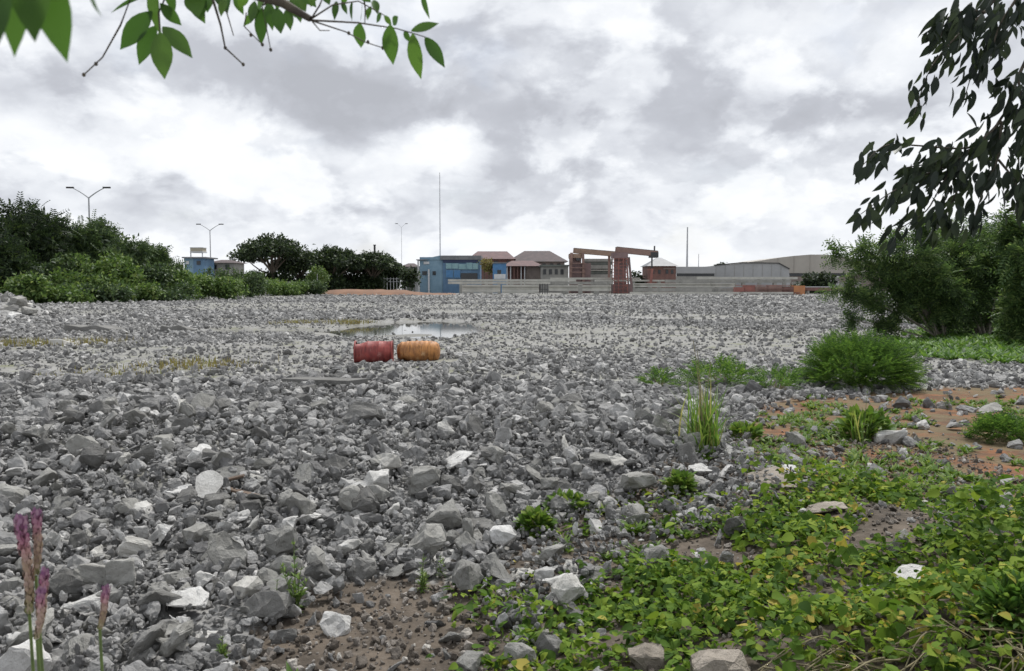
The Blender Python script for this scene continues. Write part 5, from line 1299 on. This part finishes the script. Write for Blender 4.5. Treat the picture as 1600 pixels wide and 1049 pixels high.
# ------------------------------------------------------------------ boards and slabs on the rubble
WOOD = plain('weathered_board', (.15, .105, .075), (.085, .06, .045), 5, .85, .4)
def board(label, a, b_, wd, th, mat, lift=.06, name='wooden_board'):
    p, q = hit(*a), hit(*b_); p, q = p + Vector((0, 0, lift)), q + Vector((0, 0, lift + .03)); c = (p + q) / 2; m = MB(); m.bar(p - c, q - c, wd, th); o = m.build(name, mat, bevel=.004); o.location = c
    tag(o, label, 'board' if 'board' in name else 'concrete slab'); return o
board('broken brown board leaning beside the pale rounded slab', (350, 776), (412, 798), .055, .02, WOOD, .07)
board('second brown board crossing under a grey chunk right of the rounded slab', (352, 766), (382, 764), .06, .02, WOOD, .08)
board('dark long slab edge lying at the back of the heap', (455, 606), (560, 614), .35, .07, RK['dark grey'], .12, 'concrete_slab')
for i, (a, c, lab) in enumerate([((95, 520), (172, 520), 'broken dark slab edge beyond the lane at left'), ((250, 520), (290, 520), 'smaller dark slab edge right of the broken slab'), ((74, 541), (100, 541), 'pale tilted slab near the dry grass at left')]):
    p, q = hit(*a), hit(*c); L = (q - p).length; m = MB(); m.prism([(-L / 2, -.1), (L / 2, -.1), (L * .48, .12), (L * .2, .24 if i < 2 else .16), (-L * .1, .15), (-L * .42, .22 if i < 2 else .16)], 0, 1.3); o = m.build('concrete_slab', RK['dark grey'] if i < 2 else RK['pale grey'], bevel=.02)
    o.location = (p + q) / 2 + Vector((0, 0, .06)); o.rotation_euler = (R(-3 - 3 * i), R(2 - 2 * i), R(6 * i)); tag(o, lab, 'concrete slab')
# ------------------------------------------------------------------ branches hanging into the picture
L_TOP = leaf_mat('overhead_leaves', [(0, (.035, .085, .018)), (.5, (.055, .125, .024)), (1, (.085, .165, .03))], .42, .45, .35, 1.5)
L_HANG = leaf_mat('hanging_leaves', [(0, (.012, .020, .016)), (.6, (.025, .038, .024)), (1, (.05, .072, .034))], .18, .5, .3)
TWIG = plain('twig_bark', (.10, .085, .06), (.055, .045, .035), 30, .85, .2)
def ovate_mesh(name, prof, mat, n=7, droop=.15, fold=.3):
    v, f = strip_leaf(prof, fold, droop); me = np_mesh(name, v, f, True); me.materials.append(mat); return me
OV_PROF = [(0, .012), (.08, .09), (.2, .17), (.35, .225), (.5, .235), (.65, .20), (.8, .125), (.9, .06), (.97, .02), (1, .002)]
SL_PROF = [(0, .01), (.1, .08), (.25, .13), (.42, .155), (.6, .14), (.78, .085), (.92, .03), (1, .002)]
def leaf_between(me, parent, a, b_, width, face, n_leaf):
    """leaf object whose base is a and tip b; width relative to its length"""
    a, b_ = Vector(a), Vector(b_); d = b_ - a; L = d.length; d.normalize(); s = d.cross(Vector(face)).normalized(); nn = s.cross(d)
    o = link('leaf', me, parent=parent); M = Matrix((s, d, nn)).transposed().to_4x4(); o.matrix_local = Matrix.Translation(a - parent.location) @ M @ Matrix.Diagonal((L * width, L, L, 1))
    return o
def leaning_tree(name, label, trunk, limb, r0):
    r = empty(name, trunk[0], label, 'tree'); o = np.array(trunk[0])
    v, q = tubes([(np.array(trunk, float) - o, np.linspace(r0, r0 * .6, len(trunk)))], 10); link('trunk', np_mesh('trunk', v, q, True), BARK, r)
    v, q = tubes([(np.array(p, float) - o, rr) for p, rr in limb], 8); link('limb', np_mesh('limb', v, q, True), TWIG, r)
    return r
def pt(px, py, D): return tuple(at(px, py, D))
def add_twigs(r, paths, sides=5):
    o = np.array(r.location)
    for p, rr in paths:
        v, q = tubes([(np.array(p, float) - o, rr)], sides); link('twig', np_mesh('twig', v, q, True), TWIG, r)
# tree at the left: its twigs hang into the top of the picture
D1 = 1.55
limb = [(np.array([(-2.6, -.6, 2.2), (-1.9, .3, 2.7), (-1.2, 1.0, 2.75), pt(200, -60, D1), pt(330, -30, D1), pt(440, 4, D1), pt(485, 30, D1)]), np.array([.05, .04, .03, .02, .014, .009, .006]))]
tl = leaning_tree('overhanging_tree', 'tree leaning in from the left, its green leaves at the top left', [(-2.9, -1.2, -.1), (-2.75, -.9, 1.2), (-2.6, -.6, 2.2), (-2.5, -.3, 3.4)], limb, .11)
OVM = [ovate_mesh('leaf', OV_PROF, L_TOP, droop=d_, fold=f_) for d_, f_ in ((.10, .25), (.22, .4), (.02, .15))]
FACE = (0, -1, .25)
tw = []
def leafset(lst, D, dj=.04):
    g = random.Random(17)
    for i, (bx, by, tx, ty, wpx) in enumerate(lst):
        D_ = D + g.uniform(-dj, dj); a = at(bx, by, D_); b_ = at(tx, ty, D_ + g.uniform(-.03, .03)); Lpx = math.hypot(tx - bx, ty - by)
        leaf_between(OVM[i % 3], tl, a, b_, wpx / Lpx / .47, (g.uniform(-.35, .35), -1, g.uniform(-.2, .5)), i)
# near blurred leaves in the corner (base x,y, tip x,y, width)
leafset([(30, -70, 18, 90, 46), (75, -60, 92, 94, 62), (0, -60, -8, 80, 44), (45, -80, 50, 60, 60), (140, -40, 142, 26, 20)], .75, .03)
leafset([(238, 18, 184, 78, 30), (245, 40, 211, 101, 26), (250, 50, 257, 124, 33), (254, 42, 300, 87, 27), (250, 5, 284, 42, 22), (300, -14, 310, 26, 26), (235, -8, 170, 16, 9), (243, -30, 240, 52, 22), (262, -25, 272, 22, 24)], D1, .03)
leafset([(405, 14, 378, 42, 11), (410, 12, 406, 70, 21), (432, 12, 439, 53, 21), (448, 14, 454, 46, 14), (420, -10, 395, 20, 20), (455, -18, 478, 18, 22), (526, 2, 522, 30, 9), (551, 2, 547, 30, 5), (566, 12, 564, 28, 19), (563, 36, 562, 76, 25),
         (610, 38, 611, 101, 28), (600, 24, 612, 40, 9), (622, 26, 612, 40, 9), (645, 52, 654, 124, 25), (642, 49, 686, 36, 17), (664, 58, 695, 104, 20), (660, -10, 668, 26, 8), (560, -12, 580, 4, 14), (330, -16, 322, 18, 22), (345, -18, 352, 14, 18), (388, -14, 372, 14, 16), (470, -20, 492, 10, 18), (490, -22, 486, 6, 16), (540, -16, 536, 10, 10), (584, 0, 590, 20, 8), (632, 48, 640, 66, 9), (505, -16, 515, 8, 12), (440, -20, 432, 14, 20), (300, -4, 318, 34, 22), (322, -2, 306, 28, 16), (352, -4, 344, 24, 12), (366, -6, 380, 22, 14), (462, 4, 470, 36, 15), (446, 0, 462, 26, 16), (420, 4, 424, 44, 18), (398, 2, 392, 36, 13), (534, 2, 542, 22, 8), (580, 10, 572, 30, 10), (596, 20, 588, 36, 9)], D1 + .1, .03)
Q = D1 + .1
add_twigs(tl, [([pt(300, -20, D1), pt(262, -12, D1), pt(248, 20, D1), pt(250, 50, D1)], np.array([.004, .003, .002, .0015])), ([pt(215, -30, D1), pt(188, 40, D1), pt(160, 90, D1), pt(131, 117, D1)], np.array([.0022, .0018, .0014, .0012])),
               ([pt(330, -10, Q), pt(345, 40, Q), pt(352, 75, Q), pt(380, 101, Q)], np.array([.003, .0022, .0018, .0014])), ([pt(350, 5, Q), pt(365, 56, Q)], np.array([.0016, .001])), ([pt(385, 20, Q), pt(382, 42, Q), pt(410, 70, Q)], np.array([.0014, .0012, .001])),
               ([pt(410, 10, Q), pt(423, 78, Q)], np.array([.0012, .001])), ([pt(485, 32, Q), pt(560, 36, Q), pt(620, 45, Q), pt(664, 58, Q)], np.array([.0024, .0018, .0014, .001])), ([pt(485, 32, Q), pt(540, 50, Q), pt(570, 66, Q), pt(598, 75, Q)], np.array([.0018, .0014, .0012, .001])),
               ([pt(485, 32, Q), pt(500, 8, Q), pt(510, -20, Q)], np.array([.002, .0018, .0016])), ([pt(486, 30, Q), pt(520, 8, Q), pt(560, 2, Q), pt(600, 24, Q)], np.array([.002, .0016, .0014, .001])), ([pt(488, 34, Q), pt(500, 48, Q), pt(515, 48, Q)], np.array([.0014, .0012, .001])),
               ([pt(566, -20, Q), pt(571, 15, Q), pt(570, 36, Q)], np.array([.0022, .0016, .001])), ([pt(620, 45, Q), pt(645, 52, Q)], np.array([.0012, .001])), ([pt(410, 8, Q), pt(430, 2, Q), pt(450, 6, Q)], np.array([.0024, .002, .0018]))])
for px_b, py_b, D_ in ((131, 117, D1), (150, 100, D1), (380, 101, Q), (352, 75, Q), (423, 78, Q), (410, 70, Q), (598, 75, Q), (575, 66, Q), (545, 52, Q), (392, 55, Q)):
    c = np.array(pt(px_b, py_b, D_)) - np.array(tl.location); v, q = tubes([(c + np.array([(0, 0, -.004), (0, 0, -.002), (0, 0, .002), (0, 0, .004)]), np.array([.0008, .0032, .0032, .0008]))], 6); link('bud', np_mesh('bud', v, q, True), TWIG, tl)

# tree at the right: dark drooping branches
DR = 3.3
BR = [[(1650, -120), (1590, -50), (1540, 20), (1490, 60), (1450, 110), (1428, 180)], [(1640, -60), (1580, 10), (1545, 70), (1520, 110), (1505, 160)], [(1680, -40), (1620, 60), (1590, 120), (1565, 190), (1520, 235), (1440, 228), (1380, 224), (1345, 262)],
      [(1565, 190), (1500, 250), (1430, 280), (1385, 305), (1345, 335)], [(1565, 190), (1560, 250), (1535, 300), (1520, 350)], [(1690, 60), (1640, 110), (1605, 170), (1590, 240), (1596, 310)], [(1500, 250), (1470, 290), (1450, 330), (1395, 365)], [(1540, 20), (1510, 15), (1475, 30), (1470, 60)],
      [(1600, -20), (1560, 40), (1545, 100)], [(1590, 120), (1600, 170), (1620, 220)], [(1500, 250), (1475, 255), (1440, 258), (1415, 262)], [(1560, 250), (1585, 280), (1600, 330)], [(1500, 250), (1500, 290), (1480, 330), (1470, 360)]]
g = random.Random(23); paths = []; spots = []
for k, b_ in enumerate(BR):
    D_ = DR + g.uniform(-.25, .25) if k not in (2, 3, 4, 6, 10, 11, 12) else DR
    pts = np.array([pt(a, c, D_) for a, c in b_]); t = np.linspace(0, len(pts) - 1, 4 * len(pts)); ii = np.minimum(t.astype(int), len(pts) - 2); fr = (t - ii)[:, None]; pts = pts[ii] * (1 - fr) + pts[ii + 1] * fr
    for _ in range(2): pts[1:-1] = (pts[:-2] + 2 * pts[1:-1] + pts[2:]) / 4
    paths.append((pts, np.linspace(.009 if k in (0, 2, 5) else .0055, .0016, len(pts)))); spots.append(pts)
limbR = [(np.array([(4.3, 1.4, 2.6), (3.6, 2.3, 3.5), (3.0, 3.0, 3.7), tuple(spots[0][0])]), np.array([.07, .05, .03, .012])), (np.array([(3.0, 3.0, 3.7), tuple(spots[2][0])]), np.array([.03, .012])), (np.array([(3.0, 3.0, 3.7), tuple(spots[5][0])]), np.array([.03, .012])), (np.array([(3.0, 3.0, 3.7), tuple(spots[1][0])]), np.array([.02, .01])), (np.array([(3.0, 3.0, 3.7), tuple(spots[8][0])]), np.array([.02, .01]))]
tr_ = leaning_tree('overhanging_tree', 'tree leaning in from the right, its dark drooping leaves at the upper right', [(4.6, .8, -.1), (4.5, 1.0, 1.3), (4.3, 1.4, 2.6), (4.2, 1.8, 4.2)], limbR, .14)
add_twigs(tr_, paths)
HM = [ovate_mesh('leaf', p_, L_HANG, droop=d_, fold=f_) for p_, d_, f_ in ((OV_PROF, .25, .4), (SL_PROF, .35, .3), (OV_PROF, .05, .2), (SL_PROF, .1, .5))]
def hang():
    g = random.Random(5); L_ = []
    for k, s in enumerate(spots):
        start = int(len(s) * (.30 if k in (0, 1, 2, 5) else .08))
        for j in range(start, len(s)):
            tip = j / len(s); cnt = (g.choice((3, 4, 5)) if tip < .75 else g.choice((3, 4))) + (2 if k in (0, 1, 5, 7, 8, 9) and tip < .7 else 0)
            for c in range(cnt):
                p = Vector(s[j]) + Vector((g.gauss(0, .03), g.gauss(0, .06), g.gauss(0, .022)))
                fw = Vector(s[j] - s[j - 1]).normalized()
                d = Vector((g.gauss(-.12, .55), g.gauss(0, .45), -1.0)) + fw * .5; d.normalize()
                L_.append((p, d, g.uniform(.045, .092), g.uniform(.55, .95), (g.gauss(0, .7), -1, g.gauss(0, .4)), g.randrange(4)))
    g.shuffle(L_); L_.sort(key=lambda q: -q[2])
    for n, (p, d, L, wd, fc, m) in enumerate(L_[:298]): leaf_between(HM[m], tr_, p, p + d * L, wd, fc, n)
    rest = L_[298:]
    if rest:
        v, f = HM[0].vertices, None
        tv = strip_leaf(OV_PROF, .35, .2); d = np.array([q[1][:] for q in rest]); fc = np.array([q[4] for q in rest]); L = np.array([q[2] for q in rest]); wd = np.array([q[3] for q in rest])
        vv, ff = stamp(tv[0], tv[1], np.array([q[0][:] for q in rest]) - np.array(tr_.location), basis(d, fc), np.stack([L * wd, L, L], -1))
        o = link('small_leaves', np_mesh('small_leaves', vv, ff, True), L_HANG, tr_); o['kind'] = 'stuff'
hang()

# ------------------------------------------------------------------ flower spikes close to the camera
def spike_mat():
    m, t, b = material('flower_spike'); co = t.new('ShaderNodeAttribute'); co.attribute_name = 'along'
    gm = t.new('ShaderNodeNewGeometry').outputs['Random Per Island']
    c = t.ramp(co.outputs['Fac'], [(0, (.20, .25, .06)), (.18, (.32, .25, .14)), (.55, (.38, .27, .19)), (.70, (.42, .20, .23)), (.80, (.29, .08, .17)), (1, (.20, .085, .20))])
    c = t.mix(t.m('MULTIPLY', gm, .45), c, (.62, .42, .44)); t.put(b.inputs['Base Color'], c); b.inputs['Roughness'].default_value = .7; return m
SPIKE = spike_mat()
def spike(i, label, px0, py0, px1, py1, D, rad_px, stem_px=1049):
    """foot of the flower head, its tip, distance"""
    g = np.random.default_rng(900 + i); a, b_ = at(px0, py0, D), at(px1, py1, D); gz = Hs(a.x, D); base = Vector((a.x - .01, D + .03, gz))
    r = empty('flower_spike', base, label, 'flower', 'purple flower spikes in the near left corner'); rad = rad_px * D / F
    A, Bv = np.array(a - base), np.array(b_ - base)
    v, q = tubes([(bez((0, 0, -.03), (A[0] * .4, 0, A[2] * .6), A, 9), np.linspace(.0045, .0032, 9))], 6); link('stem', np_mesh('stem', v, q, True), GREEN_STEM, r)
    n = 420; t = g.uniform(0, 1, n); ax = A + (Bv - A) * t[:, None] + np.stack([.25 * rad * np.sin(t * 5), np.zeros(n), np.zeros(n)], -1); ph = g.uniform(0, 6.283, n); rr = rad * (.40 + .5 * t ** 1.2) * g.uniform(.2, .9, n)
    pos = ax + np.stack([np.cos(ph) * rr, np.sin(ph) * rr, np.zeros(n)], -1); d = np.stack([np.cos(ph) * .35, np.sin(ph) * .35, np.ones(n)], -1); tv, tf = SMALL
    v, f = stamp(tv, tf, pos, basis(d, np.stack([np.cos(ph), np.sin(ph), np.zeros(n)], -1)), g.uniform(.009, .016, n) * (rad / .012) ** .5); me = np_mesh('flower_head', v, f); at_ = me.attributes.new('along', 'FLOAT', 'POINT'); at_.data.foreach_set('value', np.repeat(t, len(tv)).astype(np.float32))
    link('flower_head', me, SPIKE, r)
    # two long thin leaves
    V, Fc = stamp(LANCE[0], LANCE[1], np.array([A * .35, A * .55]), basis(np.array([(.5, .1, .8), (-.5, 0, .9)]), np.array([(0, -1, .3), (0, -1, .3)])), np.array([.10, .08])); link('leaf', np_mesh('leaf', V, Fc), L_WEED, r)
spike(0, 'tallest purple topped flower spike at the bottom left corner', 46, 960, 36, 815, 1.75, 12); spike(1, 'flower spike standing tight beside the tallest one', 56, 900, 60, 803, 1.78, 9)
spike(2, 'short pink flower spike right of the tallest one', 62, 985, 72, 893, 1.72, 8); spike(3, 'separate pink flower spike, the rightmost of the group', 156, 985, 168, 922, 1.8, 7); spike(4, 'small pink flower spike in front of the tallest stems', 58, 1000, 66, 925, 1.68, 8)
